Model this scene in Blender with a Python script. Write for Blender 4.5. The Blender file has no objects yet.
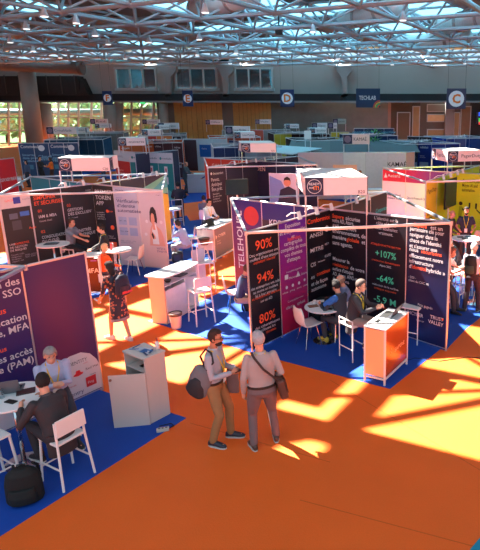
import bpy, bmesh, math, random
from mathutils import Vector, Matrix
random.seed(7)
SC = bpy.context.scene
COL = SC.collection
R = math.radians
# ------------------------------------------------------------------ camera
FPX, CX, CY, PIT, CH = 551.3, 362.5, 254.3, 0.256, 4.628
cam_d = bpy.data.cameras.new('camera'); cam = bpy.data.objects.new('camera', cam_d); COL.objects.link(cam)
cam.location = (0, 0, CH); cam.rotation_euler = (math.pi/2-PIT, 0, 0)
cam_d.sensor_fit = 'VERTICAL'; cam_d.sensor_height = 24; cam_d.lens = FPX/550*24
cam_d.shift_x = (240-CX)/550; cam_d.shift_y = (CY-275)/550
cam_d.clip_end = 600
SC.camera = cam
# ------------------------------------------------------------------ light
w = bpy.data.worlds.new('sky'); SC.world = w; w.use_nodes = True
nt = w.node_tree; bg = nt.nodes['Background']
bg.inputs[0].default_value = (0.58, 0.82, 1.0, 1); bg.inputs[1].default_value = 1.15
sd = bpy.data.lights.new('sun', 'SUN'); sun = bpy.data.objects.new('sun', sd); COL.objects.link(sun)
sd.energy = 47.0; sd.angle = R(0.6); sd.color = (1.0, 0.92, 0.80)
SUNDIR = Vector((0.84, -0.53, -1.02*1.13)).normalized()      # direction the light travels
sun.rotation_euler = SUNDIR.to_track_quat('-Z', 'Y').to_euler(); sun.location = (-20, 30, 30)
SC.view_settings.view_transform = 'Standard'; SC.view_settings.look = 'None'
SC.view_settings.exposure = 0.10; SC.view_settings.gamma = 1; SC.view_settings.use_curve_mapping = False

# ------------------------------------------------------------------ helpers
def ray(u, v):
    X, up = u-CX, CY-v
    c, s = math.cos(PIT), math.sin(PIT)
    return Vector((X, FPX*c+up*s, -FPX*s+up*c))
def at(u, v, z=0.0):
    r = ray(u, v); t = (z-CH)/r.z
    return Vector((r.x*t, r.y*t, z))
def aty(u, v, y):
    r = ray(u, v); t = y/r.y
    return Vector((r.x*t, y, CH+r.z*t))
def lin(c):
    return tuple(((x/255)/12.92 if x/255 <= .04045 else ((x/255+.055)/1.055)**2.4) for x in c)
_m = {}
def mat(c, rough=.6, metal=0., var=.10, scale=8., bump=0., emit=0., spec=.5):
    key = (tuple(c), rough, metal, var, scale, bump, emit, spec)
    if key in _m: return _m[key]
    m = bpy.data.materials.new('surface'); m.use_nodes = True; n = m.node_tree.nodes; l = m.node_tree.links
    b = n['Principled BSDF']; col = lin(c)
    b.inputs['Roughness'].default_value = rough; b.inputs['Metallic'].default_value = metal
    b.inputs['Specular IOR Level'].default_value = spec
    tc = n.new('ShaderNodeTexCoord'); no = n.new('ShaderNodeTexNoise'); no.inputs['Scale'].default_value = scale
    no.inputs['Detail'].default_value = 3
    l.new(tc.outputs['Object'], no.inputs['Vector'])
    mx = n.new('ShaderNodeMix'); mx.data_type = 'RGBA'
    mx.inputs[6].default_value = tuple(x*(1-var) for x in col)+(1,); mx.inputs[7].default_value = tuple(min(1, x*(1+var)) for x in col)+(1,)
    l.new(no.outputs['Fac'], mx.inputs[0]); l.new(mx.outputs[2], b.inputs['Base Color'])
    if bump:
        bp = n.new('ShaderNodeBump'); bp.inputs['Strength'].default_value = bump; bp.inputs['Distance'].default_value = .02
        l.new(no.outputs['Fac'], bp.inputs['Height']); l.new(bp.outputs['Normal'], b.inputs['Normal'])
    if emit:
        b.inputs['Emission Color'].default_value = col+(1,); b.inputs['Emission Strength'].default_value = emit
    _m[key] = m; return m
def gmat(c0, c1, ang=90, rough=.5, blob=None, c2=None):
    """printed two-colour fade across a panel's face (x across, z up in the wall's frame)"""
    m = bpy.data.materials.new('print'); m.use_nodes = True; n = m.node_tree.nodes; l = m.node_tree.links
    b = n['Principled BSDF']; b.inputs['Roughness'].default_value = rough
    tc = n.new('ShaderNodeTexCoord'); sp = n.new('ShaderNodeSeparateXYZ'); l.new(tc.outputs['Generated'], sp.inputs[0])
    a = n.new('ShaderNodeMath'); a.operation = 'MULTIPLY'; a.inputs[1].default_value = math.cos(R(ang)); l.new(sp.outputs[0], a.inputs[0])
    c = n.new('ShaderNodeMath'); c.operation = 'MULTIPLY_ADD'; c.inputs[1].default_value = math.sin(R(ang)); l.new(sp.outputs[2], c.inputs[0]); l.new(a.outputs[0], c.inputs[2])
    mx = n.new('ShaderNodeMix'); mx.data_type = 'RGBA'; mx.inputs[6].default_value = lin(c0)+(1,); mx.inputs[7].default_value = lin(c1)+(1,)
    l.new(c.outputs[0], mx.inputs[0]); out = mx.outputs[2]
    if blob:
        vm = n.new('ShaderNodeVectorMath'); vm.operation = 'DISTANCE'; vm.inputs[1].default_value = (blob[0], .5, blob[1])
        cb = n.new('ShaderNodeCombineXYZ'); l.new(sp.outputs[0], cb.inputs[0]); l.new(sp.outputs[2], cb.inputs[2]); cb.inputs[1].default_value = .5
        l.new(cb.outputs[0], vm.inputs[0])
        mr = n.new('ShaderNodeMapRange'); mr.interpolation_type = 'SMOOTHSTEP'; mr.inputs[1].default_value = 0; mr.inputs[2].default_value = blob[2]; mr.inputs[3].default_value = 1; mr.inputs[4].default_value = 0
        l.new(vm.outputs['Value'], mr.inputs[0])
        m2 = n.new('ShaderNodeMix'); m2.data_type = 'RGBA'; l.new(out, m2.inputs[6]); m2.inputs[7].default_value = lin(c2)+(1,); l.new(mr.outputs[0], m2.inputs[0]); out = m2.outputs[2]
    l.new(out, b.inputs['Base Color']); return m

class MB:
    def __init__(s): s.v = []; s.f = []
    def add(s, v, f):
        o = len(s.v); s.v += [Vector(x) for x in v]; s.f += [tuple(i+o for i in q) for q in f]; return s
    def box(s, c, d, M=None):
        x, y, z = d[0]/2, d[1]/2, d[2]/2
        v = [Vector((i*x, j*y, k*z)) for k in (-1, 1) for j in (-1, 1) for i in (-1, 1)]
        if M: v = [M @ p for p in v]
        v = [p+Vector(c) for p in v]
        return s.add(v, [(0, 2, 3, 1), (4, 5, 7, 6), (0, 1, 5, 4), (2, 6, 7, 3), (0, 4, 6, 2), (1, 3, 7, 5)])
    def tube(s, pts, r, n=8, rx=None, cap=True):
        """chain of rings, r = number or list; rx = x squash"""
        pts = [Vector(p) for p in pts]
        rs = r if isinstance(r, (list, tuple)) else [r]*len(pts)
        if cap == 'round':
            d0 = (pts[0]-pts[1]).normalized(); d1 = (pts[-1]-pts[-2]).normalized()
            pts = [pts[0]+d0*rs[0]*.85, pts[0]+d0*rs[0]*.5]+pts+[pts[-1]+d1*rs[-1]*.5, pts[-1]+d1*rs[-1]*.85]
            rs = [rs[0]*.45, rs[0]*.86]+list(rs)+[rs[-1]*.86, rs[-1]*.45]
        v = []; prev = None
        for i, p in enumerate(pts):
            t = (pts[min(i+1, len(pts)-1)]-pts[max(i-1, 0)]).normalized()
            if prev is None:
                a = Vector((0, 0, 1)) if abs(t.z) < .9 else Vector((1, 0, 0))
                x = t.cross(a).normalized()
            else:
                x = (prev-t*prev.dot(t)); x = x.normalized() if x.length > 1e-6 else t.orthogonal().normalized()
            prev = x; y = t.cross(x)
            for k in range(n):
                an = 2*math.pi*(k+.5)/n; v.append(p+x*math.cos(an)*rs[i]+y*math.sin(an)*rs[i])
        f = []
        for i in range(len(pts)-1):
            for k in range(n):
                a, b_ = i*n+k, i*n+(k+1) % n; f.append((a, b_, b_+n, a+n))
        f.append(tuple(range(n-1, -1, -1))); f.append(tuple(range((len(pts)-1)*n, len(pts)*n)))
        return s.add(v, f)
    def rings(s, rg, n=16, M=None):
        """rg: list of (cx, cy, z, rx, ry)"""
        v = []
        for cx, cy, z, rx, ry in rg:
            for k in range(n):
                an = 2*math.pi*k/n; v.append(Vector((cx+rx*math.cos(an), cy+ry*math.sin(an), z)))
        if M: v = [M @ p for p in v]
        f = [(i*n+k, i*n+(k+1) % n, (i+1)*n+(k+1) % n, (i+1)*n+k) for i in range(len(rg)-1) for k in range(n)]
        f.append(tuple(range(n-1, -1, -1))); f.append(tuple(range((len(rg)-1)*n, len(rg)*n)))
        return s.add(v, f)
    def ell(s, c, r, n=14, m=9, M=None):
        rg = []
        for i in range(m+1):
            a = -math.pi/2+math.pi*(i/m*.96+.02); rg.append((0, 0, math.sin(a)*r[2], math.cos(a)*r[0], math.cos(a)*r[1]))
        T = Matrix.Translation(Vector(c)); T = T @ M if M else T
        return s.rings(rg, n, T)
    def prism(s, poly, z0, z1):
        n = len(poly); v = [(p[0], p[1], z0) for p in poly]+[(p[0], p[1], z1) for p in poly]
        f = [tuple(range(n-1, -1, -1)), tuple(range(n, 2*n))]+[(i, (i+1) % n, (i+1) % n+n, i+n) for i in range(n)]
        return s.add(v, f)
    def plate(s, poly, y0, y1):
        """poly in x,z extruded along y"""
        n = len(poly); v = [(p[0], y0, p[1]) for p in poly]+[(p[0], y1, p[1]) for p in poly]
        f = [tuple(range(n)), tuple(range(2*n-1, n-1, -1))]+[(i+n, (i+1) % n+n, (i+1) % n, i) for i in range(n)]
        return s.add(v, f)
    def build(s, name, m, parent=None, smooth=False, bevel=0, fix=True):
        me = bpy.data.meshes.new(name); me.from_pydata([tuple(p) for p in s.v], [], s.f)
        if fix or bevel:
            b = bmesh.new(); b.from_mesh(me)
            if bevel: bmesh.ops.bevel(b, geom=[e for e in b.edges if len(e.link_faces) == 2 and e.calc_face_angle(0) > .6], offset=bevel, segments=2, affect='EDGES', profile=.5)
            bmesh.ops.recalc_face_normals(b, faces=b.faces); b.to_mesh(me); b.free()
        if smooth:
            me.polygons.foreach_set('use_smooth', [True]*len(me.polygons))
        me.materials.append(m); me.update()
        o = bpy.data.objects.new(name, me); COL.objects.link(o)
        if parent: o.parent = parent
        return o
    def melt(s, name, m, parent, voxel=.012, smooth_it=3):
        """union of the shapes as one continuous smooth skin"""
        o = s.build(name, m, None)
        md = o.modifiers.new('r', 'REMESH'); md.mode = 'VOXEL'; md.voxel_size = voxel
        ms = o.modifiers.new('s', 'SMOOTH'); ms.factor = .5; ms.iterations = smooth_it
        dg = bpy.context.evaluated_depsgraph_get(); me = bpy.data.meshes.new_from_object(o.evaluated_get(dg))
        o.modifiers.clear(); old = o.data; o.data = me; bpy.data.meshes.remove(old)
        me.polygons.foreach_set('use_smooth', [True]*len(me.polygons))
        if not me.materials: me.materials.append(m)
        o.parent = parent; return o
def box(name, c, d, m, parent=None, M=None, bevel=0): return MB().box(c, d, M).build(name, m, parent, bevel=bevel)
def empty(name, loc, rz=0, label=None, cat=None, group=None):
    o = bpy.data.objects.new(name, None); COL.objects.link(o); o.location = loc; o.rotation_euler = (0, 0, rz); o.empty_display_size = .1
    tag(o, label, cat, group); return o
def tag(o, label=None, cat=None, group=None, kind=None):
    if label: o['label'] = label
    if cat: o['category'] = cat
    if group: o['group'] = group
    if kind: o['kind'] = kind
    return o
def st(o): o['kind'] = 'structure'; return o
def kids(o): return [c for c in COL.objects if c.parent == o]
def copy_tree(o, parent=None):
    c = o.copy(); COL.objects.link(c)
    if parent: c.parent = parent
    for ch in kids(o): copy_tree(ch, c)
    return c
def ang(a, b): return math.atan2(b.y-a.y, b.x-a.x)
def lettering(body, size, m, parent, loc, rot=(math.pi/2, 0, 0), align='LEFT', bold=.0, name='lettering', width=None, space=1.0):
    cu = bpy.data.curves.new('t', 'FONT'); cu.body = body; cu.size = size; cu.align_x = align; cu.align_y = 'CENTER'
    cu.resolution_u = 2; cu.offset = bold*size; cu.space_line = space
    t = bpy.data.objects.new('t', cu); COL.objects.link(t)
    dg = bpy.context.evaluated_depsgraph_get(); dg.update(); me = bpy.data.meshes.new_from_object(t.evaluated_get(dg))
    COL.objects.unlink(t); bpy.data.objects.remove(t)
    if width and len(me.vertices):
        xs = [v.co.x for v in me.vertices]; k = width/max(.001, max(xs)-min(xs))
        for v in me.vertices: v.co.x *= k
    me.materials.clear(); me.materials.append(m); me.name = name
    o = bpy.data.objects.new(name, me); COL.objects.link(o); o.parent = parent; o.location = loc; o.rotation_euler = rot
    return o

# ------------------------------------------------------------------ palette
ALU = mat((205, 205, 210), .32, .75, .05)
WHITE = mat((232, 230, 228), .45, 0, .03)
WPLAS = mat((225, 222, 220), .4, 0, .03)
BLACK = mat((16, 16, 18), .6, 0, .2)
DARKP = mat((22, 20, 30), .42, 0, .1)
CHROME = mat((210, 210, 212), .12, 1., .02)
TXT = mat((212, 208, 212), .6, 0, .02)
TORG = mat((240, 92, 50), .6, 0, .02)
TGRN = mat((90, 215, 165), .6, 0, .02)
TNAV = mat((30, 34, 80), .6, 0, .02)
TGRY = mat((150, 152, 165), .6, 0, .02)
NAVY = mat((22, 30, 66), .5, 0, .06)
PINKW = mat((232, 214, 212), .5, 0, .03)

# ------------------------------------------------------------------ floor, carpets
def carpet(c, sc=60., rough=.72):
    m = bpy.data.materials.new('carpet'); m.use_nodes = True; n = m.node_tree.nodes; l = m.node_tree.links; b = n['Principled BSDF']
    b.inputs['Roughness'].default_value = rough; b.inputs['Specular IOR Level'].default_value = .35
    tc = n.new('ShaderNodeTexCoord'); a = n.new('ShaderNodeTexNoise'); a.inputs['Scale'].default_value = sc; a.inputs['Detail'].default_value = 4
    a2 = n.new('ShaderNodeTexNoise'); a2.inputs['Scale'].default_value = .9; a2.inputs['Detail'].default_value = 5
    l.new(tc.outputs['Object'], a.inputs['Vector']); l.new(tc.outputs['Object'], a2.inputs['Vector'])
    ad = n.new('ShaderNodeMath'); ad.operation = 'MULTIPLY_ADD'; ad.inputs[1].default_value = .45; l.new(a.outputs['Fac'], ad.inputs[0]); 
    s2 = n.new('ShaderNodeMath'); s2.operation = 'MULTIPLY'; s2.inputs[1].default_value = .55; l.new(a2.outputs['Fac'], s2.inputs[0]); l.new(s2.outputs[0], ad.inputs[2])
    col = lin(c); mx = n.new('ShaderNodeMix'); mx.data_type = 'RGBA'; mx.inputs[6].default_value = tuple(x*.78 for x in col)+(1,); mx.inputs[7].default_value = tuple(min(1, x*1.2) for x in col)+(1,)
    l.new(ad.outputs[0], mx.inputs[0]); l.new(mx.outputs[2], b.inputs['Base Color'])
    bp = n.new('ShaderNodeBump'); bp.inputs['Strength'].default_value = .25; bp.inputs['Distance'].default_value = .01; l.new(a.outputs['Fac'], bp.inputs['Height']); l.new(bp.outputs[0], b.inputs['Normal'])
    return m
C_OR = carpet((234, 98, 24)); C_BL = carpet((6, 66, 158))
st(MB().box((-10, 35, -.05), (90, 90, .1)).build('floor', C_OR))
_pz = [.004]
def patch(px, m, z=.004):
    _pz[0] += .0004; z = _pz[0]
    pts = [at(*p) for p in px]; return st(MB().prism(pts, .0005, z).build('floor', m))
patch([(-60, 581), (1, 536), (186.5, 418), (102.5, 391), (40, 372), (-60, 430)], C_BL)            # left stand
patch([(252.5, 353), (390, 389), (470, 325), (447, 349), (330, 300), (255, 330)], C_BL, .004)
patch([(252.5, 353), (390, 389), (480, 318), (520, 290), (420, 268), (330, 300)], C_BL, .003)
patch([(148, 321), (252.5, 353), (330, 300), (258, 273), (205, 300)], C_BL)
patch([(60, 312), (92, 299), (133, 287), (153, 280), (169, 270), (110, 250), (30, 262)], C_BL)
patch([(169, 271), (222, 258), (196, 228), (180, 219), (110, 250)], C_BL)
patch([(180, 233), (222, 240), (236, 222), (200, 214)], C_BL, .003)
patch([(196, 203), (240, 196), (236, 186), (184, 190)], C_BL)
patch([(444, 329), (520, 300), (520, 288), (440, 290)], C_BL, .0045)
patch([(470, 550), (480, 538), (520, 500), (520, 600), (470, 600)], mat((20, 130, 160), .9, 0, .1, 40), .004)
patch([(180, 204), (214, 200), (230, 215), (190, 221)], C_OR, .006)
# cable run and carpet seams
tag(MB().tube([at(385, 366, .008)+Vector((-.1, -.1, 0)), at(415, 358, .008), at(440, 361, .008), at(468, 357, .008), at(495, 359, .008)], .008, 6).build('power_cable', BLACK), 'thin dark cable lying on the orange carpet to the right of the orange counter', 'cable')
for i, (a, b_) in enumerate([((190, 423), (330, 462)), ((300, 500), (480, 548)), ((330, 380), (480, 470))]):
    p, q = at(*a), at(*b_); d = (q-p); M = Matrix.Rotation(ang(p, q), 3, 'Z')
    st(MB().box((p+q)/2+Vector((0, 0, .001)), (d.length, .012, .002), M).build('trim_%d' % (i+10), carpet((205, 84, 14))))

# ------------------------------------------------------------------ hall shell
YB = 74.0
CONC = mat((104, 98, 98), .9, 0, .12, .6, .1)
CONC2 = mat((104, 114, 112), .9, 0, .2, 1.2, .1)
DARK = mat((26, 26, 32), .8, 0, .1)
FRAME = mat((170, 172, 170), .5, .3, .05)
GLASSD = None
def glass_mat(tint=(150, 190, 200), rough=.05, alpha=.25):
    m = bpy.data.materials.new('glass'); m.use_nodes = True; n = m.node_tree.nodes; l = m.node_tree.links
    tr = n.new('ShaderNodeBsdfTransparent'); tr.inputs[0].default_value = lin(tint)+(1,)
    gl = n.new('ShaderNodeBsdfGlossy'); gl.inputs['Roughness'].default_value = rough
    mx = n.new('ShaderNodeMixShader'); mx.inputs[0].default_value = alpha
    l.new(tr.outputs[0], mx.inputs[1]); l.new(gl.outputs[0], mx.inputs[2]); l.new(mx.outputs[0], n['Material Output'].inputs[0]); return m
def back(name, px, py, m, th=.3, y=YB, dy=0):
    """wall piece covering the pixel box px=(u0,u1), py=(vtop,vbottom) at the back wall's plane"""
    a = aty(px[0], py[0], y); b_ = aty(px[1], py[1], y)
    return MB().box(((a.x+b_.x)/2, y+th/2+dy, (a.z+b_.z)/2), (abs(b_.x-a.x), th, abs(a.z-b_.z))).build(name, m)
ztop = 10.6
zb1 = aty(240, 94, YB).z; zb0 = aty(240, 101, YB).z
# upper wall with three window openings, built as strips round them
wins = [(115, 155, 67, 88), (175, 216, 68, 90), (235, 272, 70, 91)]
UW = mat((156, 142, 136), .9, 0, .08, .5, .1)
def wallbox(x0, x1, z0, z1, m=UW, name='wall_back', y=YB, th=.4):
    return st(MB().box(((x0+x1)/2, y+th/2, (z0+z1)/2), (x1-x0, th, z1-z0)).build(name, m))
XL, XR = aty(-60, 100, YB).x, aty(560, 100, YB).x
xs = [XL]
wz0 = aty(200, 89.5, YB).z; wz1 = aty(200, 68.3, YB).z
for (u0, u1, v0, v1) in wins:
    xs += [aty(u0, v0, YB).x, aty(u1, v0, YB).x]
xs.append(XR)
wallbox(XL, XR, wz1, ztop); wallbox(XL, XR, zb1, wz0)
for i in range(0, len(xs), 2): wallbox(xs[i], xs[i+1], wz0, wz1)
WG = glass_mat((150, 205, 215), .05, .25)
TEALROOM = mat((52, 110, 120), .8, 0, .3, 1.5, 0)
for i, (u0, u1, v0, v1) in enumerate(wins):
    x0, x1 = xs[2*i+1], xs[2*i+2]; W = x1-x0; H = wz1-wz0
    wn = MB()
    for (cx, cz, dx, dz) in [((x0+x1)/2, wz1, W+.3, .22), ((x0+x1)/2, wz0, W+.5, .3), (x0, (wz0+wz1)/2, .22, H), (x1, (wz0+wz1)/2, .22, H), (x0+W*.36, (wz0+wz1)/2, .16, H), (x0+W*.68, (wz0+wz1)/2, .16, H)]:
        wn.box((cx, YB-.05, cz), (dx, .3, dz))
    fr = st(wn.build('window_%d' % (i+1), FRAME))
    MB().box(((x0+x1)/2, YB+.1, (wz0+wz1)/2), (W, .03, H)).build('glass_pane', WG, fr)
    # room behind: back wall, desk heads and shelves
    rm = MB().box(((x0+x1)/2, YB+5, (wz0+wz1)/2), (W+12, .2, H+3)).box(((x0+x1)/2, YB+2.6, wz0-.4), (W+5, 4.8, .1)); st(rm.build('wall_office', TEALROOM))
    st(MB().box(((x0+x1)/2, YB+2.6, wz1+.3), (W+5, 4.8, .1)).build('ceiling_office', mat((150, 190, 190), .8)))
    lp = MB()
    for k in range(3): lp.box((x0+W*(.2+.3*k), YB+3, wz1+.22), (.5, 2.4, .04))
    lpo = tag(lp.build('office_ceiling_light', mat((190, 238, 245), .5, emit=40.)), ['row of strip lights in the office behind the leftmost upper window', 'row of strip lights in the office behind the middle upper window', 'row of strip lights in the office behind the right upper window'][i], 'light')
    for k in range(6):
        c = MB().rings([(0, 0, 0, .3, .2), (0, 0, .5, .32, .22), (0, 0, .75, .1, .1), (0, 0, 1.0, .13, .13), (0, 0, 1.1, .05, .05)], 8).build('office_chair', BLACK)
        c.location = (x0+W*(.1+.16*k)+random.uniform(-.1, .1), YB+1.0, wz0-.35+random.uniform(-.1, .1)); tag(c, ['dark chair back seen through the leftmost upper window', 'dark chair back seen through the middle upper window', 'dark chair back seen through the right upper window'][i], 'chair', 'office chairs behind upper window %d' % (i+1))
# dark fascia band and light ledge
st(MB().box(((XL+XR)/2, YB-.4, (zb0+zb1)/2), (XR-XL, 1.2, zb1-zb0)).build('trim_1', DARK))
st(MB().box(((XL+XR)/2, YB-.5, zb0-.1), (XR-XL, 1.3, .22)).build('trim_2', mat((120, 122, 124), .6)))
# soffit at the left above the glazing
st(back('trim_3', (-50, 80), (76, 95), mat((42, 38, 38), .9, 0, .3, 2), 1.5, YB-1.6))
# sloping end of that soffit
sl = MB(); a = aty(80, 78, YB-1.6); b_ = aty(88, 95, YB-1.6); sl.plate([(a.x, a.z), (b_.x, b_.z), (a.x-.3, b_.z)], YB-1.6, YB-.1); st(sl.build('trim_4', mat((42, 38, 38), .9, 0, .3, 2)))
ledge = MB(); 
for k in range(7):
    u = -10+k*14; a = aty(u, 76, YB-1.7); ledge.box((a.x, YB-1.7, a.z-1.0), (.08, .1, 2.2))
st(ledge.build('trim_5', mat((70, 64, 62), .8)))
# lower storey: glazing left, timber, concrete, offices
zl = zb0-.15
def low(u0, u1, m, name='wall_back', y=YB+1.2, z0=0, z1=None):
    x0, x1 = aty(u0, 110, y).x, aty(u1, 110, y).x
    return wallbox(x0, x1, z0, z1 or zl+.3, m, name, y)
WOOD = mat((186, 138, 72), .6, 0, .15, 3); 
low(157, 174, mat((112, 104, 98), .9)); low(174, 222, WOOD); low(222, 233, mat((112, 104, 98), .9)); low(233, 271, WOOD)
low(271, 388, CONC2); low(388, 391, mat((140, 120, 110), .8)); low(391, 412, mat((70, 60, 48), .7, 0, .2, 1)); low(412, 420, mat((60, 50, 44), .8)); 
low(420, 470, mat((86, 80, 74), .8)); low(470, 560, mat((22, 24, 30), .7))
pl = MB()
for u0, u1 in ((176, 222), (235, 271)):
    for k in range(1, 9):
        x = aty(u0+(u1-u0)*k/9, 110, YB+1.2).x; pl.box((x, YB+1.18, zl/2), (.03, .03, zl))
st(pl.build('trim_6', mat((90, 62, 34), .7)))
# office doors and windows at the right end
OFF = mat((150, 124, 84), .5, 0, .2, 1.2)
for i, (u0, u1, v0, v1, m) in enumerate([(412.5, 419.5, 106, 138, OFF), (427, 446, 104, 112, mat((120, 116, 110), .6)), (427, 446, 114, 122, mat((205, 170, 120), .5, 0, .2, 2)), (427, 446, 129, 140, OFF), (454, 459, 112, 140, OFF), (461, 470, 106, 138, mat((112, 86, 58), .5, 0, .2, 2)), (397, 410, 112, 140, mat((92, 76, 56), .6))]):
    o = st(back('window_%d' % (i+4), (u0, u1), (v0, v1), FRAME, .1, YB+1.1)); a = aty(u0, v0, YB+1.1); b_ = aty(u1, v1, YB+1.1)
    MB().box(((a.x+b_.x)/2, YB+1.1, (a.z+b_.z)/2), (abs(b_.x-a.x)-.25, .12, abs(a.z-b_.z)-.25)).build('pane', m, o)
st(back('column_grey', (446, 453), (100, 150), mat((120, 118, 118), .8), .8, YB+.3)).name = 'wall_pillar'
tv = tag(back('advertising_screen', (477, 500), (112, 124), mat((20, 22, 60), .3), .2, YB+.6), 'dark lit screen with red and green bars at the far right of the back wall', 'screen')
for k, (c, v0) in enumerate((((40, 90, 230), 112.5), ((60, 200, 80), 118.5), ((220, 50, 60), 121))):
    a = aty(478.5, v0, YB+.45); MB().box((a.x+.7, YB+.55, a.z-.2), (1.3, .06, .5)).build('lit_bar', mat(c, .4, emit=1.), tv)
# left glazing: mullions and glass, trees outside
gx0, gx1 = aty(-60, 110, YB+1.2).x, aty(157, 110, YB+1.2).x
fr = MB()
for u in (-40, -20, -4, 8, 19, 45, 58, 68, 78, 91, 101, 122, 131, 141, 153): 
    p = aty(u, 110, YB+1.3); fr.tube([(p.x-.6, YB+1.3, 0), (p.x+.25, YB+1.3, zl+.3)], .16, 6)
for z in (zl+.1, 3.7, 2.0): fr.box(((gx0+gx1)/2, YB+1.3, z), (gx1-gx0, .2, .14))
gl = st(fr.build('window_11', FRAME)); MB().box(((gx0+gx1)/2, YB+1.45, zl/2), (gx1-gx0, .03, zl)).build('glass_pane', glass_mat((225, 240, 235), .05, .08), gl)
dct = MB().tube([(gx0, YB+3.5, 4.35), (gx1, YB+3.5, 4.35)], .45, 12); tag(dct.build('outdoor_pipe', mat((150, 160, 170), .5, .3), smooth=True), 'thick grey horizontal pipe outside the left glazed wall', 'pipe')
st(MB().box((-30, YB+32, -.1), (160, 58, .1)).build('ground', mat((86, 110, 60), .9, 0, .3, .5)))
LEAF = mat((200, 222, 176), .8, 0, .5, 1.6, .4)
treeL = ['round green tree outside the glazing, near the left edge', 'green tree outside the glazing, right of the slanted column', 'green tree outside, between the paired columns', 'green tree outside behind the round sign on the band', 'pale green tree outside, at the right end of the glazing', 'green tree outside next to the timber wall']
for i, (u, s) in enumerate(((4, 3.5), (52, 3.2), (72, 3.6), (93, 3.2), (130, 3.4), (150, 3.0))):
    p = aty(u, 118, YB+9+2*(i % 2)); e = empty('tree', (p.x, p.y, 0), 0, treeL[i], 'tree')
    MB().tube([(0, 0, 0), (.1, 0, 2.5)], [.25, .18], 8).build('trunk', mat((80, 62, 44), .9), e)
    mb = MB()
    for k in range(420):
        d = Vector((random.gauss(0, 1), random.gauss(0, 1), random.gauss(0, 1))).normalized()*random.uniform(.55, 1)
        c = Vector((d.x*s, d.y*s, 3.9+d.z*s*.9)); a = Vector((random.uniform(-1, 1), random.uniform(-1, 1), random.uniform(-1, 1))).normalized(); b2 = a.orthogonal().normalized()
        mb.add([c+a*.55, c+b2*.4, c-a*.55, c-b2*.4], [(0, 1, 2, 3)])
    mb.build('crown', LEAF, e, fix=False)
# columns
COLM = mat((150, 140, 132), .85, 0, .1, 1, .1)
for i, (u0, v0, u1, v1, r, y) in enumerate([(26, 66, 36, 150, 1.0, YB-3), (45, 103, 49, 150, .75, YB-.2), (110, 103, 113, 150, .9, YB-.5), (119, 103, 120, 150, .5, YB-.2), (163, 103, 165, 150, .6, YB-.2)]):
    a, b_ = aty(u0, v0, y), aty(u1, v1, y); k = (0-a.z)/(b_.z-a.z); f = a+(b_-a)*k
    o = st(MB().tube([f, a], [r, r*.95], 14).build('wall_column.%03d' % i, COLM, smooth=True))
# brackets high on the wall
for i, u in enumerate((168, 225, 343)):
    def P(du, v): q = aty(u+du, v, YB-.5); return (q.x, q.z)
    o = st(MB().plate([P(-9, 67), P(9, 67), P(9, 71), P(4, 77), P(4, 97), P(-1.5, 97), P(-1.5, 77), P(-6, 71)], YB-1.0, YB).build('trim_%d' % (i+20), mat((140, 132, 130), .8)))
# big horizontal duct top-left
a = aty(-40, 62.5, YB-4); b_ = aty(80, 68, YB-4)
dk = empty('ventilation_duct', (b_.x, b_.y, b_.z), 0, 'fat round grey-brown duct high on the back wall at the left', 'duct')
v = a-b_; MB().tube([v, (0, 0, 0)], .72, 24).build('duct_pipe', mat((122, 110, 104), .6, .1), dk, smooth=True)
MB().tube([(-.1, 0, 0), (.35, 0, 0)], .8, 24).build('end_collar', mat((100, 90, 86), .6, .1), dk)
# side walls, far enough out
for nm, x in (('wall_left', XL-.2), ('wall_right', 34)):
    st(MB().box((x, 40, 5.3), (.4, 70, 10.6)).build(nm, UW))

# ------------------------------------------------------------------ roof: deck with glazed bands, space frame, lamps
ZR = 12.4; ZC = 10.0
A = Vector((4.85, -2.2)); B = Vector((2.33, 4.73)); O = Vector((-5.0, 33.9))
deckm = mat((120, 116, 118), .8, 0, .10, 2)
def cellpts(i, j, s0=0, s1=1, t0=0, t1=1):
    return [O+A*(i+a)+B*(j+b) for a, b in ((s0, t0), (s1, t0), (s1, t1), (s0, t1))]
def inhall(p, m=0): return XL-m < p.x < 34+m and 5 < p.y < YB+m
def sunland(p):
    """where sunlight through the roof at p lands on the floor"""
    k = ZR/-SUNDIR.z; return Vector((p.x+SUNDIR.x*k, p.y+SUNDIR.y*k))
def clear(p):
    """the clear-glazed field of the roof"""
    q = sunland(p); front = 6.75-.30*q.x+(.7 if q.x < -2.6 else 0)
    if -2.5 < q.x < -.45 and q.y < 9.5: return -1.45 < q.x < -.5 and 6.7 < q.y < 8.2  # opaque roof patch with a small hole, added to shade the floor
    return front < q.y < 21 and -12 < q.x < 6.5
def lightcell(i, j, c):
    return c.y > 22 and ((i*2+j) % 5 in (0, 2, 3) if c.x > -12 else (i*2+j) % 5 == 0)
dk = MB(); bars = MB(); lite = MB()
NS = 8
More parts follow.
